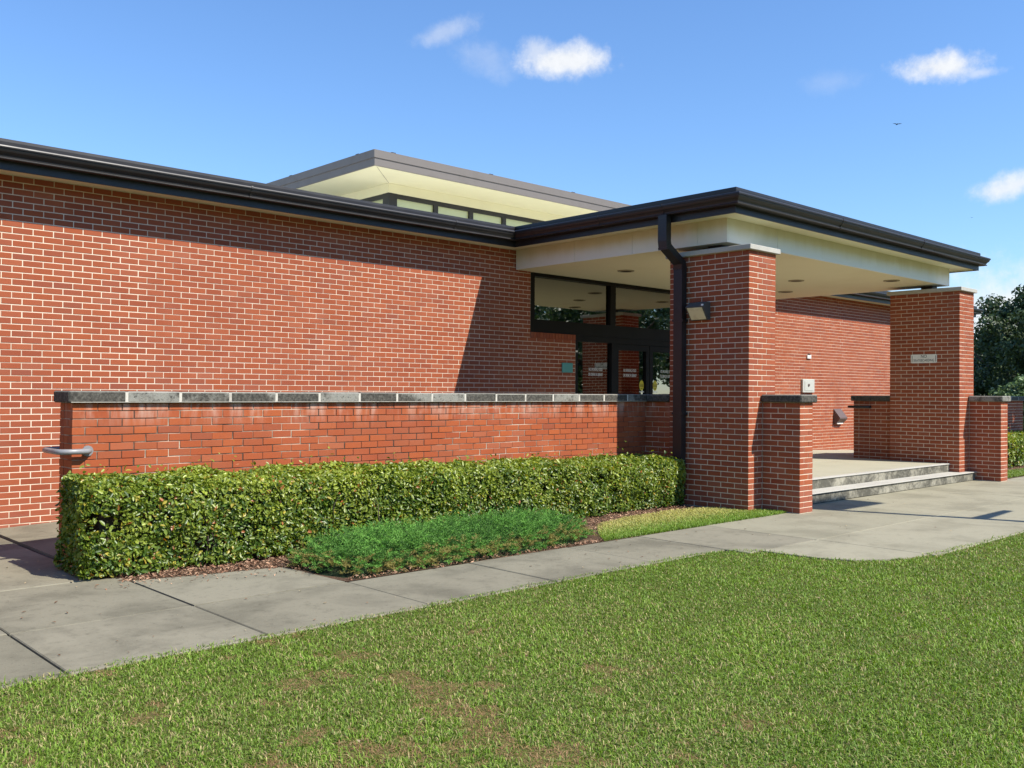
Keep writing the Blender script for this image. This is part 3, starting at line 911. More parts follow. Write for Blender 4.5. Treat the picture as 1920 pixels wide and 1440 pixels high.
ups = MB().box(A0 + .03, A1 - .03, B0 + .03, B1 - .03, KZ, KZ + .03).build('soffit', M_cream, bld)
ringbox(-.06, -.03, KZ - .035, KZ - .001).build('trim', M_cream, ups)
MB().tube([(A0 + .04, B0 + .04, KZ - .001), (KX0, KY0, KZ - .001)], .004, 6).build('mitre_strip', M_brown_fascia, ups)
ringbox(-.03, 0.0, KZ - .03, 6.02).build('fascia', M_brown_fascia, bld)
ringbox(-.03, .018, 6.022, 6.178).build('fascia', M_brown_fascia, bld)
uf = MB().add([(A0, B0, 6.18), (A1, B0, 6.18), (A1, B1, 6.18), (A0, B1, 6.18), (A0 + 5, (B0 + B1) / 2, 6.42), (A1 - 5, (B0 + B1) / 2, 6.42)],
              [(0, 1, 5, 4), (1, 2, 5), (2, 3, 4, 5), (3, 0, 4)]).build('roof', M_bronze, bld)
for x in np.arange(A0 + .45, A1, 2.6):
    MB().box(x - .05, x + .05, B0 - .01, B0 + .3, 6.179, 6.194).build('roof_seam', M_bronze, uf)
for y in np.arange(B0 + .6, B1, 2.6):
    MB().box(A0 - .01, A0 + .3, y - .05, y + .05, 6.179, 6.194).build('roof_seam', M_bronze, uf)

# downspout beside the near pillar
dsp = MB()
w, dpt = .062, .05


def rectring(c, wy, dx, tilt=0):
    return [(c[0] - dx * math.cos(tilt), c[1] - wy, c[2] - dx * math.sin(tilt)), (c[0] - dx * math.cos(tilt), c[1] + wy, c[2] - dx * math.sin(tilt)), (c[0] + dx * math.cos(tilt), c[1] + wy, c[2] + dx * math.sin(tilt)), (c[0] + dx * math.cos(tilt), c[1] - wy, c[2] + dx * math.sin(tilt))]


yd = 7.50
dsp.sweep([rectring((9.70, yd, 3.752), .068, .05), rectring((9.70, yd, 3.42), .068, .05), rectring((9.71, yd, 3.36), .068, .052, .45), rectring((10.02, yd, 3.17), .068, .052, .45), rectring((10.035, yd, 3.10), .068, .05), rectring((10.035, yd, 0.12), .068, .05), rectring((10.02, yd, 0.06), .068, .05, .5), rectring((9.93, yd, 0.02), .068, .045, .9)])
ds = dsp.build('downspout', M_bronze, bld)
for z in (1.18, 2.4):
    MB().box(9.982, 10.096, yd - .085, yd + .085, z, z + .03).build('strap', M_bronze, ds)
for z, x, t in ((3.36, 9.71, .45), (3.12, 10.03, .1)):
    MB().sweep([rectring((x, yd, z), .072, .056, t), rectring((x + .004, yd, z - .03), .072, .056, t)]).build('collar', M_bronze, ds)

# ------------------------------------------------------------------ pillars
def pillar(x0, label, phase):
    p = empty('brick_pillar', (x0 + PW / 2, (PY0 + PY1) / 2, 0), label, 'pillar')
    MB().box(x0 + .0048, x0 + PW - .0048, PY0 + .0048, PY1 - .0048, -.06, 3.2505).build('mortar', M_mortar, p)
    lay(pier_bricks(x0, x0 + PW, PY0, PY1, 0.0, 48, phase=phase), p, M_brick, 'face', 300, lambda u, v, x, y, z: (u < 1278 and x < 12) or (z < 1.35 and y < PY0 + .12 and x - x0 > .28))
    MB().cbox(x0 - .045, x0 + PW + .045, PY0 - .045, PY1 + .045, 3.252, 3.316, .005).build('cap', M_cap, p)
    MB().box(x0 + .2, x0 + .4, PY0 + .55, PY0 + .75, 3.3165, 3.391).build('bearing_post', M_bronze, p)
    return p


pillar(PX1, 'red brick pillar with a flood light and downspout holding the canopy corner', 1)
pillar(PX2, 'red brick pillar carrying the NO SKATEBOARDING sign', 1)


def coping(parent, x0, x1, y0, y1, z0, z1, ov=.042, along=0, step=.4615, jt=.007):
    """coping stones in a row over a mortar core"""
    a, b = (x0, x1) if along == 0 else (y0, y1)
    a -= ov; b += ov
    n = max(1, round((b - a) / step)); w = (b - a) / n
    core = MB()
    c = .012
    for i in range(n):
        s0 = a + i * w + (jt / 2 if i else 0); s1 = a + (i + 1) * w - (jt / 2 if i < n - 1 else 0)
        dz = random.uniform(-.003, .003)
        if along == 0:
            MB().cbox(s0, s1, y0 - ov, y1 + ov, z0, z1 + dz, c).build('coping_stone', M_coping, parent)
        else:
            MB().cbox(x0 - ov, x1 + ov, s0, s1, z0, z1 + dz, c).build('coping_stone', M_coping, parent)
    if n > 1:
        i_ = .003
        if along == 0: core.box(a + .02, b - .02, y0 - ov + i_, y1 + ov - i_, z0 + .004, z1 - .008)
        else: core.box(x0 - ov + i_, x1 + ov - i_, a + .02, b - .02, z0 + .004, z1 - .008)
        core.build('coping_mortar', M_mortar_pale, parent)


# short cheek walls in front of the pillars
def cheek(x0, label, ph):
    c = empty('cheek_wall', (x0 + LW_T / 2, 6.2, 0), label, 'wall')
    y0, y1 = 5.965, PY0 - .002
    MB().box(x0 + .0048, x0 + LW_T - .0048, y0 + .0048, y1, -.06, 20 * CO - .001).build('mortar', M_mortar, c)
    lay(pier_bricks(x0, x0 + LW_T, y0, y1, 0.0, 20, 'flr', ph), c, M_brick, 'face', 300)
    a, b = y0 - .042, y1 - .002
    MB().cbox(x0 - .042, x0 + LW_T + .042, a, b, 20 * CO, 20 * CO + .098, .014).build('coping_stone', M_coping, c)


cheek(10.405, 'short brick cheek wall with mildewed coping in front of the floodlit pillar', 0)
cheek(16.959, 'short brick cheek wall with mildewed coping in front of the signed pillar', 0)

# low walls along the ramps
def low_wall(x0, x1, xp, label, near):
    c = empty('ramp_wall', ((x0 + x1) / 2, LW_Y + .15, 0), label, 'wall')
    y0, y1 = LW_Y, LW_Y + LW_T
    n = 20; z0 = 1.345 - n * CO
    i_ = .006
    MB().box(x0 + i_, x1 - i_, y0 + i_, y1 - i_, -.08, z0 + n * CO - .001).build('mortar', M_mortar_low if near else M_mortar, c)
    # return piece that ties the wall to the back of the pillar
    ra, rb = xp
    MB().box(ra + i_, rb - i_, PY1 + .002, y0 + i_ - .001, -.08, z0 + n * CO - .002).build('mortar', M_mortar, c)
    faces = 'fblr'
    br = pier_bricks(x0, x1, y0, y1, z0, n, faces, 1)
    for k in range(n):
        for a, b in row(PY1 + .003, y0 - .001, MOD / 2 if k % 2 else None):
            for xx in (ra + WY / 2, rb - WY / 2):
                br.append((xx, (a + b) / 2, z0 + (k + .5) * CO, b - a, .0995, CO, 1, False))
    occ = (lambda u, v, x, y, z: z < .68) if near else (lambda u, v, x, y, z: u < 1880 and y > 8.0)
    lay(br, c, M_brick_low if near else M_brick, 'low' if near else 'face', 300, occ, .0075 if near else .0098, .003 if near else .0012)
    coping(c, x0, x1, y0, y1, z0 + n * CO, z0 + n * CO + .1, along=0)
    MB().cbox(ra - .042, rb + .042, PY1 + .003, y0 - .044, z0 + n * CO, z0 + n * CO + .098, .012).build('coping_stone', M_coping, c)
    return c


low_wall(LW_X0, 10.6, (10.125, 10.43), 'long low weathered brick wall with mildewed coping behind the big hedge', True)
low_wall(16.64, 24.55, (16.64, 16.944), 'low brick ramp wall with coping beyond the signed pillar', False)


# pipe rails
def arc(c, a0, a1, r, n=6):
    return [(c[0] + r * math.cos(a0 + (a1 - a0) * k / n), c[1] + r * math.sin(a0 + (a1 - a0) * k / n), c[2]) for k in range(n + 1)]


def rail(x_end, sgn, label, zr, xf, front):
    h = empty('handrail', (x_end, LW_Y + .15, zr), label, 'handrail')
    ya = LW_Y - .07; yb = LW_Y + LW_T + .07; xe = x_end - sgn * .115; R_ = .07
    pts = []
    if front:
        pts += [(xf, LW_Y + .0, zr), (xf, ya + .03, zr), (xf - sgn * .03, ya, zr)]
    else:
        pts += [(x_end, LW_Y - .02, zr), (xe + sgn * .04, LW_Y - .02, zr)]
        ya = LW_Y - .02
    s0 = [(xe + sgn * R_, ya, zr), (xe + sgn * .02, ya + .02, zr), (xe, ya + R_, zr)] if front else [(xe, ya + .04, zr)]
    pts += s0 + [(xe, yb - R_, zr), (xe + sgn * .02, yb - .02, zr), (xe + sgn * R_, yb, zr)]
    xl = x_end + sgn * 6.6
    dz = .28 if front else -.25
    pts += [(x_end + sgn * 1.0, yb, zr + dz * .1), (xl, yb, zr + dz)]
    MB().tube(pts, .023, 12).build('pipe', M_pipe if front else M_bronze, h, smooth=True)
    if front:
        fl = MB(); n = 14
        fl.prism([(xf + .045 * math.cos(2 * math.pi * k / n), zr + .045 * math.sin(2 * math.pi * k / n)) for k in range(n)], LW_Y - .012, LW_Y - .0005, 1)
        fl.build('flange', M_pipe, h)
    for t in (.3, .62, .95):
        x = x_end + (xl - x_end) * t; z = zr + dz * (.1 + .9 * (t * 6.6 - 1) / 5.6)
        MB().tube([(x, yb - .0, z), (x, yb, z - .05), (x, LW_Y + LW_T, z - .07)], .009, 6).build('bracket', M_pipe, h)
    return h


rail(LW_X0, 1, 'grey pipe handrail wrapping the end of the long weathered wall', .945, 2.775, True)
rail(16.64, 1, 'dark pipe handrail wrapping the end of the ramp wall at the porch', 1.235, 0, False)

# ------------------------------------------------------------------ fixtures and signs
fl = empty('flood_light', (PX1, 7.2, 2.5), 'dark wall flood light with yellowed lens on the pillar by the downspout', 'light')
X = PX1 - .001
# housing: side profile in x (outwards, negative) and z, extruded along y; lens faces out and down
prof = [(X, 2.635), (X - .09, 2.635), (X - .165, 2.57), (X - .05, 2.405), (X, 2.405)]
hs = MB().prism(prof, 7.065, 7.335, 1)
hs.build('housing', M_housing, fl)
def lens_pt(t, off): # along sloped face from upper outer to lower inner
    x = (X - .165) + t * .115; z = 2.57 - t * .165
    n_ = Vector((-.165, 0, -.115)).normalized()
    return x + n_.x * off, z + n_.z * off
(a0, b0), (a1, b1) = lens_pt(.06, .004), lens_pt(.94, .004)
MB().add([(a0, 7.085, b0), (a0, 7.315, b0), (a1, 7.315, b1), (a1, 7.085, b1), (a0 + .006, 7.085, b0 + .004), (a0 + .006, 7.315, b0 + .004), (a1 + .006, 7.315, b1 + .004), (a1 + .006, 7.085, b1 + .004)],
         [(0, 1, 2, 3), (7, 6, 5, 4), (0, 4, 5, 1), (1, 5, 6, 2), (2, 6, 7, 3), (3, 7, 4, 0)]).build('lens', M_lens, fl)
MB().cbox(X - .158, X - .14, 7.07, 7.10, 2.578, 2.603, .003).build('clip', M_white, fl)

sg = empty('no_skateboarding_sign', (PX2, 7.1, 2.1), 'small white NO SKATEBOARDING sign on the brick pillar', 'sign')
X = PX2 - .0015
rr = []
for (cy, cz, a) in ((7.329 - .02, 2.022 + .02, -90), (7.329 - .02, 2.175 - .02, 0), (6.872 + .02, 2.175 - .02, 90), (6.872 + .02, 2.022 + .02, 180)):
    for k in range(4):
        t = math.radians(a + 30 * k); rr.append((cy + .02 * math.cos(t), cz + .02 * math.sin(t)))
MB().prism(rr, X - .004, X - .0005, 0).build('plate', M_signw, sg)
SIDE = (math.pi / 2, 0, -math.pi / 2)
text_obj('lettering', 'NO', .075, (X - .0047, 7.10, 2.137), SIDE, M_black, sg, width=.10)
text_obj('lettering', 'SKATEBOARDING', .062, (X - .0047, 7.10, 2.068), SIDE, M_black, sg, width=.36)
for yy in (6.893, 7.305):
    MB().box(X - .0052, X - .004, yy - .004, yy + .004, 2.045, 2.152).build('border_bar', M_black, sg)

tp = MB().cbox(11.194, 11.452, WALL_Y - .016, WALL_Y - .002, 1.792, 1.954, .004).build('wall_plaque', M_teal)
tag(tp, 'plain teal plaque on shaded brick beside the entrance doors', 'plaque')
tp.data.materials.clear(); tp.data.materials.append(M_teal)

bx = empty('utility_box', (19.05, WALL_Y, 1.5), 'square pale grey utility box with a round lock on the sunny brick wall', 'utility box')
MB().cbox(18.80, 19.30, WALL_Y - .05, WALL_Y - .002, 1.50, 1.795, .006).build('frame', M_boxgrey, bx)
MB().cbox(18.87, 19.23, WALL_Y - .058, WALL_Y - .051, 1.54, 1.755, .003).build('cover', M_boxgrey, bx)
n = 12
MB().prism([(19.03 + .035 * math.cos(2 * math.pi * k / n), 1.665 + .03 * math.sin(2 * math.pi * k / n)) for k in range(n)], WALL_Y - .07, WALL_Y - .059, 1).build('lock', M_brownbox, bx)
sp = empty('outlet_plate', (19.1, WALL_Y, 2.3), 'tiny white outlet cover high on the sunny brick wall', 'outlet')
MB().cbox(19.03, 19.19, WALL_Y - .03, WALL_Y - .002, 2.255, 2.335, .004).build('plate', M_white, sp)
MB().cbox(19.08, 19.13, WALL_Y - .04, WALL_Y - .002, 2.336, 2.37, .004).build('knob', M_brownbox, sp)

wf = empty('wall_hood', (20.45, WALL_Y, .77), 'brown wedge-shaped wall hood low on the sunny brick wall', 'vent hood')
pr = [(WALL_Y - .002, 1.13), (WALL_Y - .16, .93), (WALL_Y - .16, .90), (WALL_Y - .04, .775), (WALL_Y - .002, .775)]
MB().prism(pr, 20.25, 20.60, 0).build('hood', M_brownbox, wf)
MB().box(20.29, 20.56, WALL_Y - .075, WALL_Y - .06, .78, .82).build('outlet', M_white, wf)

# ------------------------------------------------------------------ lamp post beyond the frame whose shadow crosses the plaza
lp = empty('lamp_post', (12.55, 1.75, 0), 'dark lamp post whose shadow falls across the plaza paving', 'lamp post')
MB().tube([(12.55, 1.75, -.05), (12.55, 1.75, 5.2)], [.075, .06], 12).build('pole', M_bronze, lp)
MB().cbox(12.36, 12.74, 1.56, 1.94, -.06, .02, .01).build('base', M_plaza, lp)
MB().cbox(12.6, 13.9, 1.45, 1.95, 5.05, 5.22, .02).build('head', M_bronze, lp)
MB().add([(12.6, 1.72, 2.95), (13.7, 1.72, 3.05), (13.7, 1.78, 3.05), (12.6, 1.78, 2.95), (12.6, 1.72, 3.10), (13.7, 1.72, 3.12), (13.7, 1.78, 3.12), (12.6, 1.78, 3.10)],
         [(0, 3, 2, 1), (4, 5, 6, 7), (0, 1, 5, 4), (1, 2, 6, 5), (2, 3, 7, 6), (3, 0, 4, 7)]).build('arm', M_bronze, lp)

# ------------------------------------------------------------------ vegetation
def leaves_np(pts, nrm, L, Wd, cols, fold=0.18, spread=0.9, rg=rng):
    """six-vertex folded leaves; pts (n,3), nrm (n,3) rough facing, L, Wd (n,)"""
    n = len(pts)
    nn = nrm + rg.normal(0, spread, (n, 3)); nn /= np.linalg.norm(nn, axis=1, keepdims=True) + 1e-9
    t = rg.normal(0, 1, (n, 3)); t -= nn * np.sum(t * nn, axis=1, keepdims=True); t /= np.linalg.norm(t, axis=1, keepdims=True) + 1e-9
    b = np.cross(nn, t)
    L_ = L[:, None]; W_ = Wd[:, None]
    v = np.empty((n, 6, 3), dtype=np.float32)
    v[:, 0] = pts - t * L_ * .5
    v[:, 1] = pts + b * W_ * .5 - t * L_ * .08 + nn * W_ * fold
    v[:, 2] = pts + b * W_ * .36 + t * L_ * .26 + nn * W_ * fold
    v[:, 3] = pts + t * L_ * .5 - nn * L_ * .05
    v[:, 4] = pts - b * W_ * .36 + t * L_ * .26 + nn * W_ * fold
    v[:, 5] = pts - b * W_ * .5 - t * L_ * .08 + nn * W_ * fold
    base = (np.arange(n) * 6)[:, None]
    f = np.concatenate([base + np.array([[0, 1, 2, 3]]), base + np.array([[0, 3, 4, 5]])], axis=0)
    return v.reshape(-1, 3), f, np.repeat(cols, 6, axis=0)


def hedge(x0, x1, yf, yb, htop, label, n, leaf, seed):
    rg = np.random.default_rng(seed)
    h = empty('hedge', ((x0 + x1) / 2, (yf + yb) / 2, 0), label, 'hedge', None)
    # faces: front, top, left end, right end, back
    Lx = x1 - x0; D = yb - yf; Hm = htop((x0 + x1) / 2)
    A = np.array([Lx * Hm * 1.0, Lx * D * 0.9, D * Hm * 1.2, D * Hm * 1.2, Lx * Hm * .25]); A /= A.sum()
    which = rg.choice(5, n, p=A)
    u = rg.random(n); v = rg.random(n); dep = rg.exponential(.028, n); dep = np.minimum(dep, .15)
    hx = htop(x0 + u * Lx)
    P = np.zeros((n, 3)); Nn = np.zeros((n, 3))
    bumpy = lambda a, b_, s_: (fnoise(a * 2.6, b_ * 2.6, s_) - .5) * .19
    for k in range(5):
        m_ = which == k
        if k == 0: P[m_] = np.c_[x0 + u[m_] * Lx, yf + dep[m_] + bumpy(u[m_] * Lx, v[m_] * Hm, 3) + .05 * (1 - v[m_]) ** 2 - .02, .02 + v[m_] * (hx[m_] - .02)]; Nn[m_] = (0, -1, .45)
        if k == 1: P[m_] = np.c_[x0 + u[m_] * Lx, yf + v[m_] * D, hx[m_] - dep[m_] + bumpy(u[m_] * Lx, v[m_] * D, 5)]; Nn[m_] = (0, -.2, 1)
        if k == 2: P[m_] = np.c_[x0 + dep[m_] + bumpy(u[m_] * D, v[m_] * Hm, 7), yf + u[m_] * D, .02 + v[m_] * (htop(x0) - .02)]; Nn[m_] = (-1, 0, .4)
        if k == 3: P[m_] = np.c_[x1 - dep[m_] + bumpy(u[m_] * D, v[m_] * Hm, 9), yf + u[m_] * D, .02 + v[m_] * (htop(x1) - .02)]; Nn[m_] = (1, 0, .4)
        if k == 4: P[m_] = np.c_[x0 + u[m_] * Lx, yb - dep[m_], .02 + v[m_] * (hx[m_] - .02)]; Nn[m_] = (0, 1, .4)
    # round the long edges and corners
    r = .15
    dy = np.clip(yf + r - P[:, 1], 0, r); dz = np.clip(P[:, 2] - (htop(P[:, 0]) - r), 0, r)
    q = np.sqrt(dy ** 2 + dz ** 2); k_ = np.where(q > r, r / np.maximum(q, 1e-6), 1)
    P[:, 1] += dy * (1 - k_); P[:, 2] -= dz * (1 - k_)
    for xe, sg in ((x0, 1), (x1, -1)):
        dx = np.clip(sg * (xe + sg * r - P[:, 0]), 0, r)
        for ye, sy in ((yf, 1),):
            dyy = np.clip(ye + r - P[:, 1], 0, r); qq_ = np.sqrt(dx ** 2 + dyy ** 2); kk = np.where(qq_ > r, r / np.maximum(qq_, 1e-6), 1)
            P[:, 0] += sg * dx * (1 - kk); P[:, 1] += dyy * (1 - kk)
        dzz = np.clip(P[:, 2] - (htop(P[:, 0]) - r), 0, r); qq_ = np.sqrt(dx ** 2 + dzz ** 2); kk = np.where(qq_ > r, r / np.maximum(qq_, 1e-6), 1)
        P[:, 0] += sg * dx * (1 - kk); P[:, 2] -= dzz * (1 - kk)
    # stray shoots and clusters turned their own way
    st_ = rg.random(n) < .035; P[st_, 2] += rg.exponential(.03, st_.sum()); P[st_, 1] -= rg.exponential(.015, st_.sum())
    keep = (fnoise(P[:, 0] * 5, P[:, 2] * 5 + P[:, 1] * 3, 21) > .27) | (rg.random(n) < .45) | (P[:, 2] > htop(P[:, 0]) - .12)
    # a few thin woody gaps low on the front
    gap = (fnoise(P[:, 0] * 2.3 + 4, P[:, 2] * 4.5, 33) > .68) & (P[:, 1] < yf + .16) & (P[:, 2] < .5)
    keep &= ~(gap & (rg.random(n) < .72))
    P = P[keep]; Nn = Nn[keep]; n = len(P)
    sz = leaf * np.clip(rg.normal(1, .28, n), .45, 1.6)
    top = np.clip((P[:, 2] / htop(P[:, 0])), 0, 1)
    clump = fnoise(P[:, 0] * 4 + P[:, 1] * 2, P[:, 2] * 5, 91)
    mixv = np.clip(rg.normal(.40, .26, n) + (top - .55) * .45 + (clump - .5) * .7, 0, 1)[:, None]  # leaves lighter towards the top, its highlights put into their colour
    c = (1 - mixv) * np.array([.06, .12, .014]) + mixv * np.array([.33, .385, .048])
    yl = rg.random(n) < .03; c[yl] = np.array([.42, .35, .05]); rd = rg.random(n) < .018; c[rd] = np.array([.34, .12, .03])
    c *= rg.uniform(.75, 1.2, (n, 1))
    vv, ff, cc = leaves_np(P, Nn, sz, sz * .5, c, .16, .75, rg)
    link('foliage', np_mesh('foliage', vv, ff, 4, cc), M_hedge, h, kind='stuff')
    core = MB()  # added solid dark core, stops the view through the leaves
    xs = np.linspace(x0 + .14, x1 - .14, 60)
    rings = []
    for x in xs:
        hh = htop(x) - .13
        a_ = yf + .15 + random.uniform(-.02, .02); b_ = yb - .08
        rings.append([(x, a_, .02), (x, a_ + random.uniform(-.02, .02), hh - .04), (x, a_ + .06, hh), (x, b_, hh), (x, b_, .02)])
    core.sweep(rings)
    core.build('dark_core', M_hedge_core, h)
    tw = MB()
    for k in range(int(70 * Lx / 7)):
        x = random.uniform(x0 + .1, x1 - .1); y = yf + random.uniform(.06, .18)
        z = random.uniform(.03, .15)
        p = [(x, y + .05, 0)]
        for s_ in range(4):
            x += random.uniform(-.05, .05); y += random.uniform(-.04, .03); z += random.uniform(.06, .13); p.append((x, max(y, yf + .02), min(z, htop(x) - .03)))
        tw.tube(p, [.007, .006, .005, .004, .002], 5)
    tw.build('branches', M_bark, h, kind='stuff')
    return h


def htL(x): return .735 - .0145 * (np.asarray(x) - 2.6)
hedge(2.52, 10.03, 7.36, 8.09, htL, 'long clipped glossy hedge in front of the weathered brick wall', 86000, .041, 3)
hd2 = hedge(17.35, 24.4, 6.95, 7.95, lambda x: .62 + 0 * np.asarray(x), 'clipped hedge beyond the far cheek wall at the right of the steps', 17000, .06, 4)
# one taller shoot standing out of the hedge
spts = np.array([(9.45, 7.75, .64), (9.46, 7.74, .68), (9.44, 7.76, .71), (9.47, 7.75, .73), (9.43, 7.74, .75), (9.46, 7.77, .70), (9.48, 7.76, .66)])
vv, ff, cc = leaves_np(spts, np.tile((0, -1, .5), (7, 1)), np.full(7, .06), np.full(7, .03), np.tile((.05, .12, .02), (7, 1)))


def scatter(poly, n, rg):
    P = np.array(poly); lo = P.min(0); hi = P.max(0); out = []
    tot = 0
    while tot < n:
        q = lo + rg.random((n * 2, 2)) * (hi - lo)
        ins = inside(q, P); q = q[ins]; out.append(q); tot += len(q)
    return np.concatenate(out)[:n]


def inside(q, P):
    x, y = q[:, 0], q[:, 1]; c = np.zeros(len(q), bool); j = len(P) - 1
    for i in range(len(P)):
        xi, yi = P[i]; xj, yj = P[j]
        cond = ((yi > y) != (yj > y)) & (x < (xj - xi) * (y - yi) / (yj - yi + 1e-12) + xi)
        c ^= cond; j = i
    return c


def dist_edge(q, P):
    P = np.array(P); best = np.full(len(q), 1e9)
    for i in range(len(P)):
        a = P[i]; b = P[(i + 1) % len(P)]; ab = b - a
        t = np.clip(((q - a) @ ab) / (ab @ ab), 0, 1)
        best = np.minimum(best, np.linalg.norm(q - (a + t[:, None] * ab), axis=1))
    return best


# creeping juniper
JP = [(3.98, 6.98), (4.03, 6.42), (4.12, 6.18), (5.4, 6.14), (6.6, 6.2), (7.1, 6.42), (7.28, 6.75), (7.2, 7.12), (6.6, 7.32), (5.0, 7.32), (4.3, 7.25)]
jr = np.random.default_rng(9)
jn = empty('juniper', (5.5, 6.7, 0), 'low feathery blue-green juniper spreading in front of the long hedge', 'shrub')
NSP = 3300
q0 = scatter(JP, NSP, jr); de0 = dist_edge(q0, JP)
lump0 = .6 * fnoise(q0[:, 0] * 2.6, q0[:, 1] * 2.6, 51) + .4 * fnoise(q0[:, 0] * 7, q0[:, 1] * 7, 52)
h0 = np.clip(.02 + .2 * (1 - np.exp(-de0 / .16)) * (.25 + 1.3 * lump0), .015, .3)
az0 = jr.uniform(0, 2 * np.pi, NSP); az0 = np.where(jr.random(NSP) < .5, -np.pi / 2 + jr.normal(0, .9, NSP), az0)
el0 = jr.uniform(.25, 1.15, NSP)
ax0 = np.c_[np.cos(az0) * np.cos(el0), np.sin(az0) * np.cos(el0), np.sin(el0)]
ln0 = jr.uniform(.07, .19, NSP) * (.6 + .7 * np.clip(de0 / .2, 0, 1))
sdv = np.cross(ax0, np.array([0, 0, 1.0])); sdv /= np.linalg.norm(sdv, axis=1, keepdims=True) + 1e-9
NS = 11
tt = np.linspace(.05, 1, NS)[None, :, None]
base_ = (np.c_[q0, h0 * jr.uniform(.35, 1.0, NSP)][:, None, :] + ax0[:, None, :] * tt * ln0[:, None, None] - np.array([0, 0, .04]) * tt ** 2)
alt = np.where(np.arange(NS) % 2 == 0, 1.0, -1.0)[None, :, None]
dirs = ax0[:, None, :] * .8 + sdv[:, None, :] * alt * .75 + jr.normal(0, .22, (NSP, NS, 3))
base_ = base_.reshape(-1, 3); dirs = dirs.reshape(-1, 3); dirs /= np.linalg.norm(dirs, axis=1, keepdims=True)
K = 9
n_ = len(base_)
t = np.linspace(0, 1, K)[None, :, None]
sl_ = (jr.uniform(.025, .05, n_) * np.tile(np.linspace(1.15, .55, NS), NSP))[:, None, None]
root = base_[:, None, :] + dirs[:, None, :] * t * sl_
nd_ = dirs[:, None, :] * .9 + jr.normal(0, .5, (n_, K, 3)); nd_ /= np.linalg.norm(nd_, axis=2, keepdims=True)
sd = np.cross(nd_, jr.normal(0, 1, (n_, K, 3))); sd /= np.linalg.norm(sd, axis=2, keepdims=True) + 1e-9
nl = jr.uniform(.009, .018, (n_, K, 1)); nw = .0027
V = np.stack([root - sd * nw, root + sd * nw, root + nd_ * nl], axis=2).reshape(-1, 3)
V[:, 2] = np.maximum(V[:, 2], .004)
F = np.arange(len(V)).reshape(-1, 3)
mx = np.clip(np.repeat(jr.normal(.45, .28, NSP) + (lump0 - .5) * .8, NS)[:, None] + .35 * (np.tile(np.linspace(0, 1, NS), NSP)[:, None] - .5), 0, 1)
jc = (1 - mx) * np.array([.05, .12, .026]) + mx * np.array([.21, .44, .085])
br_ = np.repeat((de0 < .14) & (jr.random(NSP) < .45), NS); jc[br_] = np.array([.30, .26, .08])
C = np.repeat(jc * jr.uniform(.8, 1.2, (n_, 1)), K * 3, axis=0)
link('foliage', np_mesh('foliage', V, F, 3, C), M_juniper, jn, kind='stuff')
gx = np.linspace(4.0, 7.25, 66); gy = np.linspace(6.15, 7.3, 24)
GXX, GYY = np.meshgrid(gx, gy, indexing='ij'); qq = np.c_[GXX.ravel(), GYY.ravel()]
ins = inside(qq, np.array(JP)); dd = np.where(ins, dist_edge(qq, JP), 0)
lz = np.clip(.5 * .22 * (1 - np.exp(-dd / .16)) * (.25 + 1.3 * (.6 * fnoise(qq[:, 0] * 2.6, qq[:, 1] * 2.6, 51) + .4 * fnoise(qq[:, 0] * 7, qq[:, 1] * 7, 52))) - .01, -.02, .3)
fi = [(i * 24 + j, (i + 1) * 24 + j, (i + 1) * 24 + j + 1, i * 24 + j + 1) for i in range(65) for j in range(23)]
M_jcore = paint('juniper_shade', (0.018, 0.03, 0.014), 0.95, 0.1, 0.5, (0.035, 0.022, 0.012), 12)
link('dark_core', np_mesh('dark_core', np.c_[qq, lz], np.array(fi), 4), M_jcore, jn)  # dark core under the sprays, its colour standing for the shade between them

# bark mulch
mr = np.random.default_rng(14)
mp_ = np.concatenate([scatter([(2.72, 7.20), (3.9, 6.95), (4.25, 6.2), (4.2, 7.6), (2.75, 7.6)], 2600, mr), scatter([(6.9, 7.45), (7.0, 6.6), (7.3, 6.5), (8.0, 6.85), (10.05, 7.0), (10.05, 7.5)], 3000, mr),
                      scatter([(4.02, 6.12), (7.0, 6.12), (7.0, 6.22), (4.1, 6.22)], 900, mr), scatter([(2.5, 7.0), (4.2, 6.5), (4.2, 7.0), (2.7, 7.2)], 130, mr), scatter([(17.3, 6.6), (25, 6.6), (25, 7.1), (17.3, 7.1)], 1500, mr)])
n_ = len(mp_)
P3 = np.c_[mp_, np.abs(mr.normal(.008, .008, n_))]
ls = mr.uniform(.012, .04, n_)
mc = np.where(mr.random((n_, 1)) < .5, np.array([[.24, .125, .075]]), np.array([[.42, .26, .165]])) * mr.uniform(.5, 1.3, (n_, 1))
vv2, ff2, cc2 = leaves_np(P3, np.tile((0, 0, 1.0), (n_, 1)), ls, ls * .4, mc, .1, .35, mr)
o = link('mulch', np_mesh('mulch', vv2, ff2, 4, cc2), M_chips); tag(o, 'brown bark mulch scattered round the hedge and juniper', 'mulch', kind='stuff')

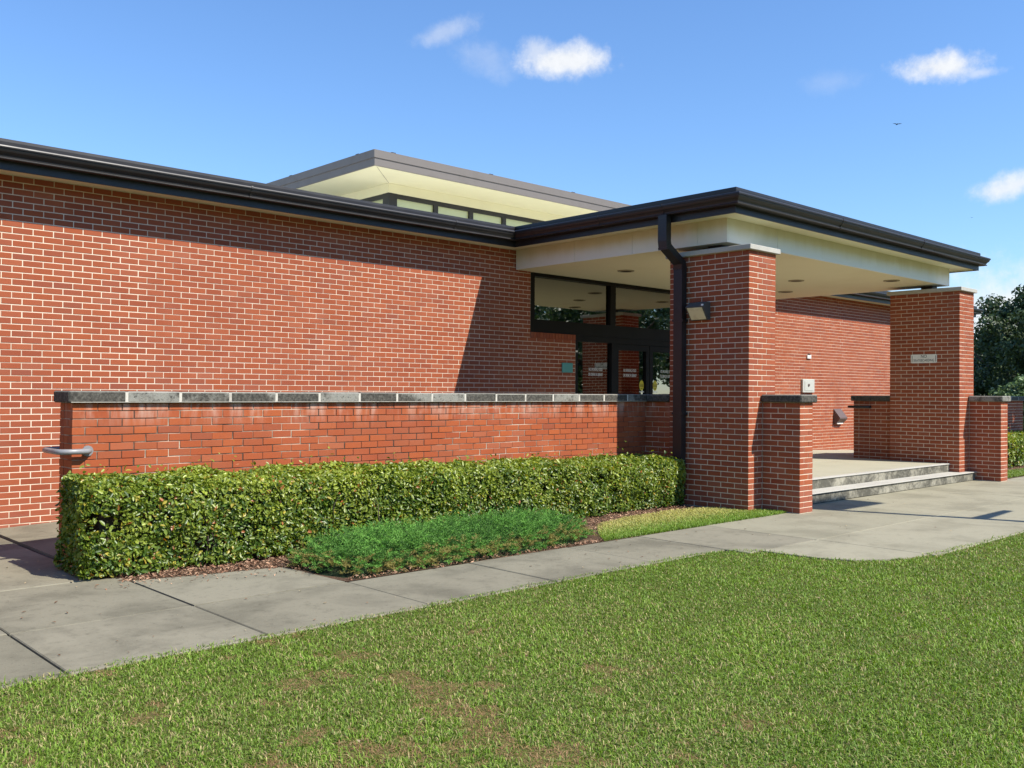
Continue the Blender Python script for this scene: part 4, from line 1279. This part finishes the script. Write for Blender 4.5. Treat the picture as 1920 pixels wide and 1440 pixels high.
fr_ = np.random.default_rng(77)
fp = np.concatenate([scatter([(-1, 5.15), (8.6, 5.15), (8.6, 6.1), (-1, 6.1)], 70, fr_), scatter([(.5, 6.2), (2.6, 6.2), (2.6, 9), (.5, 9)], 40, fr_), scatter([(8.7, 3.7), (17, 3.7), (17, 6.3), (8.7, 6.3)], 40, fr_)])
fz_ = np.full(len(fp), .006)
lf = scatter([(1.0, 2.2), (7.4, 2.2), (7.4, 5.0), (1.0, 5.0)], 60, fr_); fp = np.concatenate([fp, lf]); fz_ = np.concatenate([fz_, np.full(60, .022)])
n_ = len(fp); ls = fr_.uniform(.012, .034, n_)
fc = np.where(fr_.random((n_, 1)) < .6, np.array([[.20, .11, .06]]), np.array([[.42, .33, .2]])) * fr_.uniform(.5, 1.2, (n_, 1))
va, fa, ca = leaves_np(np.c_[fp, fz_], np.tile((0, 0, 1.0), (n_, 1)), ls, ls * .5, fc, .15, .15, fr_)
o = link('fallen_leaves', np_mesh('fallen_leaves', va, fa, 4, ca), M_chips); tag(o, 'dry fallen leaves scattered over the paving and lawn', 'leaves', kind='stuff')

# ---- grass
def blades(P, h, lean, wd, cols, rg):
    n = len(P)
    az = rg.uniform(0, 2 * np.pi, n)
    d = np.c_[np.cos(az), np.sin(az), np.zeros(n)]; s_ = np.c_[-np.sin(az), np.cos(az), np.zeros(n)]
    tw = rg.uniform(-.8, .8, n); s2 = s_ * np.cos(tw)[:, None] + d * np.sin(tw)[:, None]
    up = np.array([0, 0, 1.0])
    v = np.empty((n, 5, 3), np.float32)
    h_ = h[:, None]; ln = lean[:, None]; w_ = wd[:, None]
    v[:, 0] = P - s2 * w_; v[:, 1] = P + s2 * w_
    mid = P + up * h_ * .62 + d * ln * h_ * .4
    v[:, 2] = mid + s2 * w_ * .8; v[:, 3] = mid - s2 * w_ * .8
    v[:, 4] = P + up * h_ * (1 - .25 * np.minimum(ln, 1.5)) + d * ln * h_ * 1.1
    b = (np.arange(n) * 5)[:, None]
    f = np.concatenate([b + np.array([[0, 1, 2]]), b + np.array([[0, 2, 3]]), b + np.array([[3, 2, 4]])], axis=0)
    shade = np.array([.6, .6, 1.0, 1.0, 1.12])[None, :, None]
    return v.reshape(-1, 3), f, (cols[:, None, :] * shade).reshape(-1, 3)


gr = np.random.default_rng(21)
yaw = math.atan2(CF.x, CF.y)
NB = 1100000
u1 = gr.random(NB)
rad = (2.4 ** .55 + u1 * (19.0 ** .55 - 2.4 ** .55)) ** (1 / .55)
ang = yaw + gr.uniform(-.70, .86, NB)
q = np.c_[rad * np.sin(ang), rad * np.cos(ang)]
wob = (fnoise(q[:, 0] * 3, q[:, 1] * 3, 77) - .5) * .12
ins = inside(q + np.c_[wob * .6, wob], np.array(LAWN)); q = q[ins]; rad = rad[ins]; n_ = len(q)
pat = fnoise(q[:, 0] * 4.6 + 3.7, q[:, 1] * 4.6, 41)
fine = fnoise(q[:, 0] * 6, q[:, 1] * 6, 43)
# dry thatch shows most in the near left part of the lawn
near = np.clip(1.25 - np.hypot(q[:, 0] - 2.1, q[:, 1] - 3.3) / 2.1, 0, 1)
brown = np.clip((pat + .45 * (fine - .5) + .36 * near - .86) / .10, 0, 1)
tall = fnoise(q[:, 0] * 2.2, q[:, 1] * 2.2, 61)
g1 = np.clip(gr.normal(.45, .25, n_) + (tall - .5) * .6, 0, 1)[:, None]
gc = (1 - g1) * np.array([.105, .185, .02]) + g1 * np.array([.265, .405, .05])
dry = gr.random(n_) < (.13 + .10 * near + .10 * np.clip((fnoise(q[:, 0] * .8, q[:, 1] * .8, 44) - .45) * 5, 0, 1)); gc[dry] = np.array([.46, .39, .17]) * gr.uniform(.6, 1.15, (dry.sum(), 1))
isb = gr.random(n_) < brown * .88
gc[isb] = np.array([.40, .245, .12]) * gr.uniform(.55, 1.2, (isb.sum(), 1))
gc *= gr.uniform(.75, 1.25, (n_, 1))
hgt = gr.uniform(.010, .029, n_) * (.7 + .6 * tall); long_ = gr.random(n_) < .02; hgt[long_] *= 1.7
edge = dist_edge(q, LAWN) < .06; hgt[edge] *= 1.25
hgt[isb] *= .6
lean = np.abs(gr.normal(.75, .5, n_)); lean[isb] += .9; lean[long_] *= .5
wd = gr.uniform(.0011, .002, n_) * (1 + rad / 9); wd[isb] *= .6
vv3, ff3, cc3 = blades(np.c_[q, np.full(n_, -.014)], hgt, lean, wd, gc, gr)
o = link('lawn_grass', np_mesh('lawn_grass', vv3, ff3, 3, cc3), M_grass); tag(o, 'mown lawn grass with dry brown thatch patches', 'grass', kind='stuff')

# dry strip of grass between hedge and walk, and the far strip by the right hedge
GS = [(7.0, 6.13), (9.9, 6.10), (10.38, 6.12), (10.38, 6.42), (10.0, 7.0), (9.4, 7.14), (8.4, 7.06), (7.8, 6.9), (7.38, 6.55)]
n1 = 26000
q = scatter(GS, n1, gr)
q2 = scatter([(17.4, 6.14), (27, 6.14), (27, 6.72), (17.4, 6.72)], 14000, gr)
q = np.concatenate([q, q2]); n_ = len(q)
far = q[:, 0] > 12
df = np.clip((6.68 - q[:, 1]) / .4 + gr.normal(.1, .4, n_), 0, 1)[:, None]
gc = df * np.array([.2, .32, .045]) + (1 - df) * np.array([.50, .47, .15])
gc[far] = np.array([.22, .31, .06]); gc *= gr.uniform(.65, 1.25, (n_, 1))
vv4, ff4, cc4 = blades(np.c_[q, np.full(n_, -.006)], gr.uniform(.02, .05, n_), np.abs(gr.normal(.8, .5, n_)), np.where(far, .006, .0035), gc, gr)
o = link('grass_strip', np_mesh('grass_strip', vv4, ff4, 3, cc4), M_grass); tag(o, 'dry yellow strip of grass between the hedge and the sidewalk', 'grass', kind='stuff')


# ---- trees
def tree(x, y, h, rc, label, n, leaf, seed, z_low=.25, group=None, dark=1.0):
    rg = np.random.default_rng(seed); rd_ = random.Random(seed)
    t_ = empty('oak_tree', (x, y, 0), label, 'tree', group)
    tk = MB(); th = h * .34
    tk.tube([(x, y, -.2), (x + .05, y, th * .5), (x, y + .1, th)], [.05 * h, .036 * h, .03 * h], 10)
    lims = []
    for k in range(8):
        a = k / 8 * 2 * math.pi + rd_.uniform(-.3, .3); l_ = rc * rd_.uniform(.55, .9); zt = th + (h - th) * rd_.uniform(.25, .8)
        p1 = (x + math.cos(a) * l_ * .4, y + math.sin(a) * l_ * .4, th + (zt - th) * .45); p2 = (x + math.cos(a) * l_, y + math.sin(a) * l_, zt)
        tk.tube([(x, y + .05, th * .9), p1, p2], [.022 * h, .014 * h, .004 * h], 7); lims.append(p2)
    tk.build('trunk', M_bark, t_)
    nc = 70
    cd_ = rg.normal(0, 1, (nc, 3)); cd_ /= np.linalg.norm(cd_, axis=1, keepdims=True)
    rr_ = rg.uniform(.5, 1.0, nc)[:, None]
    zc = h * (z_low + 1) / 2; rz = h * (1 - z_low) / 2
    cen = np.array([x, y, zc]) + cd_ * rr_ * np.array([rc, rc, rz])
    cr_ = rg.uniform(.13, .26, nc) * rc
    w_ = rg.integers(0, nc, n)
    dv = rg.normal(0, 1, (n, 3)); dv /= np.linalg.norm(dv, axis=1, keepdims=True)
    P = cen[w_] + dv * (cr_[w_] * rg.random(n) ** .5)[:, None] * np.array([1.15, 1.15, .8])
    P[:, 2] = np.maximum(P[:, 2], .3)
    g_ = np.clip(rg.normal(.4, .25, n), 0, 1)[:, None]
    c = ((1 - g_) * np.array([.03, .052, .02]) + g_ * np.array([.09, .13, .045])) * dark * rg.uniform(.8, 1.2, (n, 1))
    ls = leaf * rg.uniform(.7, 1.3, n)
    v_, f_, c_ = leaves_np(P, dv + np.array([0, 0, .5]), ls, ls * .5, c, .1, .7, rg)
    link('crown', np_mesh('crown', v_, f_, 4, c_), M_oak, t_, kind='stuff')
    return t_


def ground_at(px_, z):     # point at depth z under photo column px_
    d_ = CF + CR * ((px_ - 960) / FPX)
    p = CAM + d_ * z
    return p.x, p.y


for (pxx, z, h, rc, lb, n, lf, sd, zl) in (
        (2010, 44, 7.3, 4.2, 'spreading dark oak tree rising tallest beyond the right ramp wall', 26000, .20, 31, .12),
        (1895, 50, 5.2, 2.9, 'rounded dark oak tree between the signed pillar and the tallest oak', 20000, .2, 32, .05),
        (1800, 58, 5.0, 3.2, 'dark oak tree half hidden behind the signed pillar', 12000, .22, 33, .05),
        (1960, 66, 6.0, 5.0, 'broad dark tree far behind the other oaks', 14000, .28, 34, .02)):
    x, y = ground_at(pxx, z)
    tree(x, y, h, rc, lb, n, lf, sd, zl)
x, y = ground_at(1935, 29)
tree(x, y, 2.1, 1.1, 'small pale bush behind the end of the right ramp wall', 5000, .12, 35, .1, None, 2.2)
# street trees opposite the entrance, which the door glass mirrors
tree(27.5, -2.5, 5.6, 2.6, 'leafy street tree across the lawn from the entrance doors', 14000, .17, 41, .15, None, 1.5)
tree(34.0, -7.5, 6.5, 3.0, 'leafy street tree farther along the road from the entrance', 12000, .18, 42, .12, None, 1.5)
tree(25.5, 4.0, 7.6, 1.35, 'unseen slender tree added to shade the end of the right ramp wall', 9000, .15, 43, .68, None, 1.2)  # added out of view, its crown set to shade the wall

# unseen street tree rows added behind the viewer: dim low sky, fill door glass
proto = tree(-2.0, -31.0, 10.0, 4.4, 'unseen street tree added behind the viewer to dim the low sky', 9000, .34, 51, .12, 'added street trees round the lawn', 1.6)
rs = random.Random(3)
spots = [(x + rs.uniform(-2, 2), -31 + rs.uniform(-4, 4)) for x in (-34, -25, -17, -10, 7, 15, 24, 33, 42, 51, 61, 71)]
spots += [(-31 + rs.uniform(-4, 4), y + rs.uniform(-2, 2)) for y in (-20, -11, -2, 7, 16, 26)]
for (x, y) in spots:
    c_ = proto.copy(); COL.objects.link(c_); c_.location = (x, y, 0); c_.rotation_euler = (0, 0, rs.uniform(0, 6.28))
    k = rs.uniform(.85, 1.25); c_.scale = (k, k, k)
    for ch in list(proto.children):
        d_ = ch.copy(); COL.objects.link(d_); d_.parent = c_

# ---- two distant birds
def bird(c, span, label):
    b_ = empty('bird', c, label, 'bird')
    x, y, z = c; r_ = CR
    a = Vector((x, y, z)); R3 = Vector((r_.x, r_.y, 0)).normalized(); U3 = Vector((0, 0, 1)); F3 = Vector((-R3.y, R3.x, 0))
    body = [a + F3 * t * span * .28 for t in (-1, -.5, 0, .5, 1)]
    MB().tube(body, [span * .012, span * .05, span * .06, span * .045, span * .01], 7).build('body', M_black, b_)
    for s_ in (-1, 1):
        root1 = a + F3 * span * .1; root2 = a - F3 * span * .08
        m1 = a + R3 * s_ * span * .25 + F3 * span * .1 + U3 * span * .07; m2 = a + R3 * s_ * span * .25 - F3 * span * .07 + U3 * span * .07
        tip = a + R3 * s_ * span * .5 - F3 * span * .05 + U3 * span * .05
        up = U3 * span * .012
        pts = [root1, m1, tip, m2, root2]
        MB().add([tuple(p) for p in pts] + [tuple(p + up) for p in pts], [(4, 3, 2, 1, 0), (5, 6, 7, 8, 9), (0, 1, 6, 5), (1, 2, 7, 6), (2, 3, 8, 7), (3, 4, 9, 8), (4, 0, 5, 9)]).build('wing', M_black, b_)


bird((29.385, 13.476, 10.105), .30, 'small dark bird gliding with spread wings over the canopy roof')
bird((46.738, 17.779, 9.985), .14, 'tiny distant dark bird low in the sky right of the canopy')

bpy.context.view_layer.update()
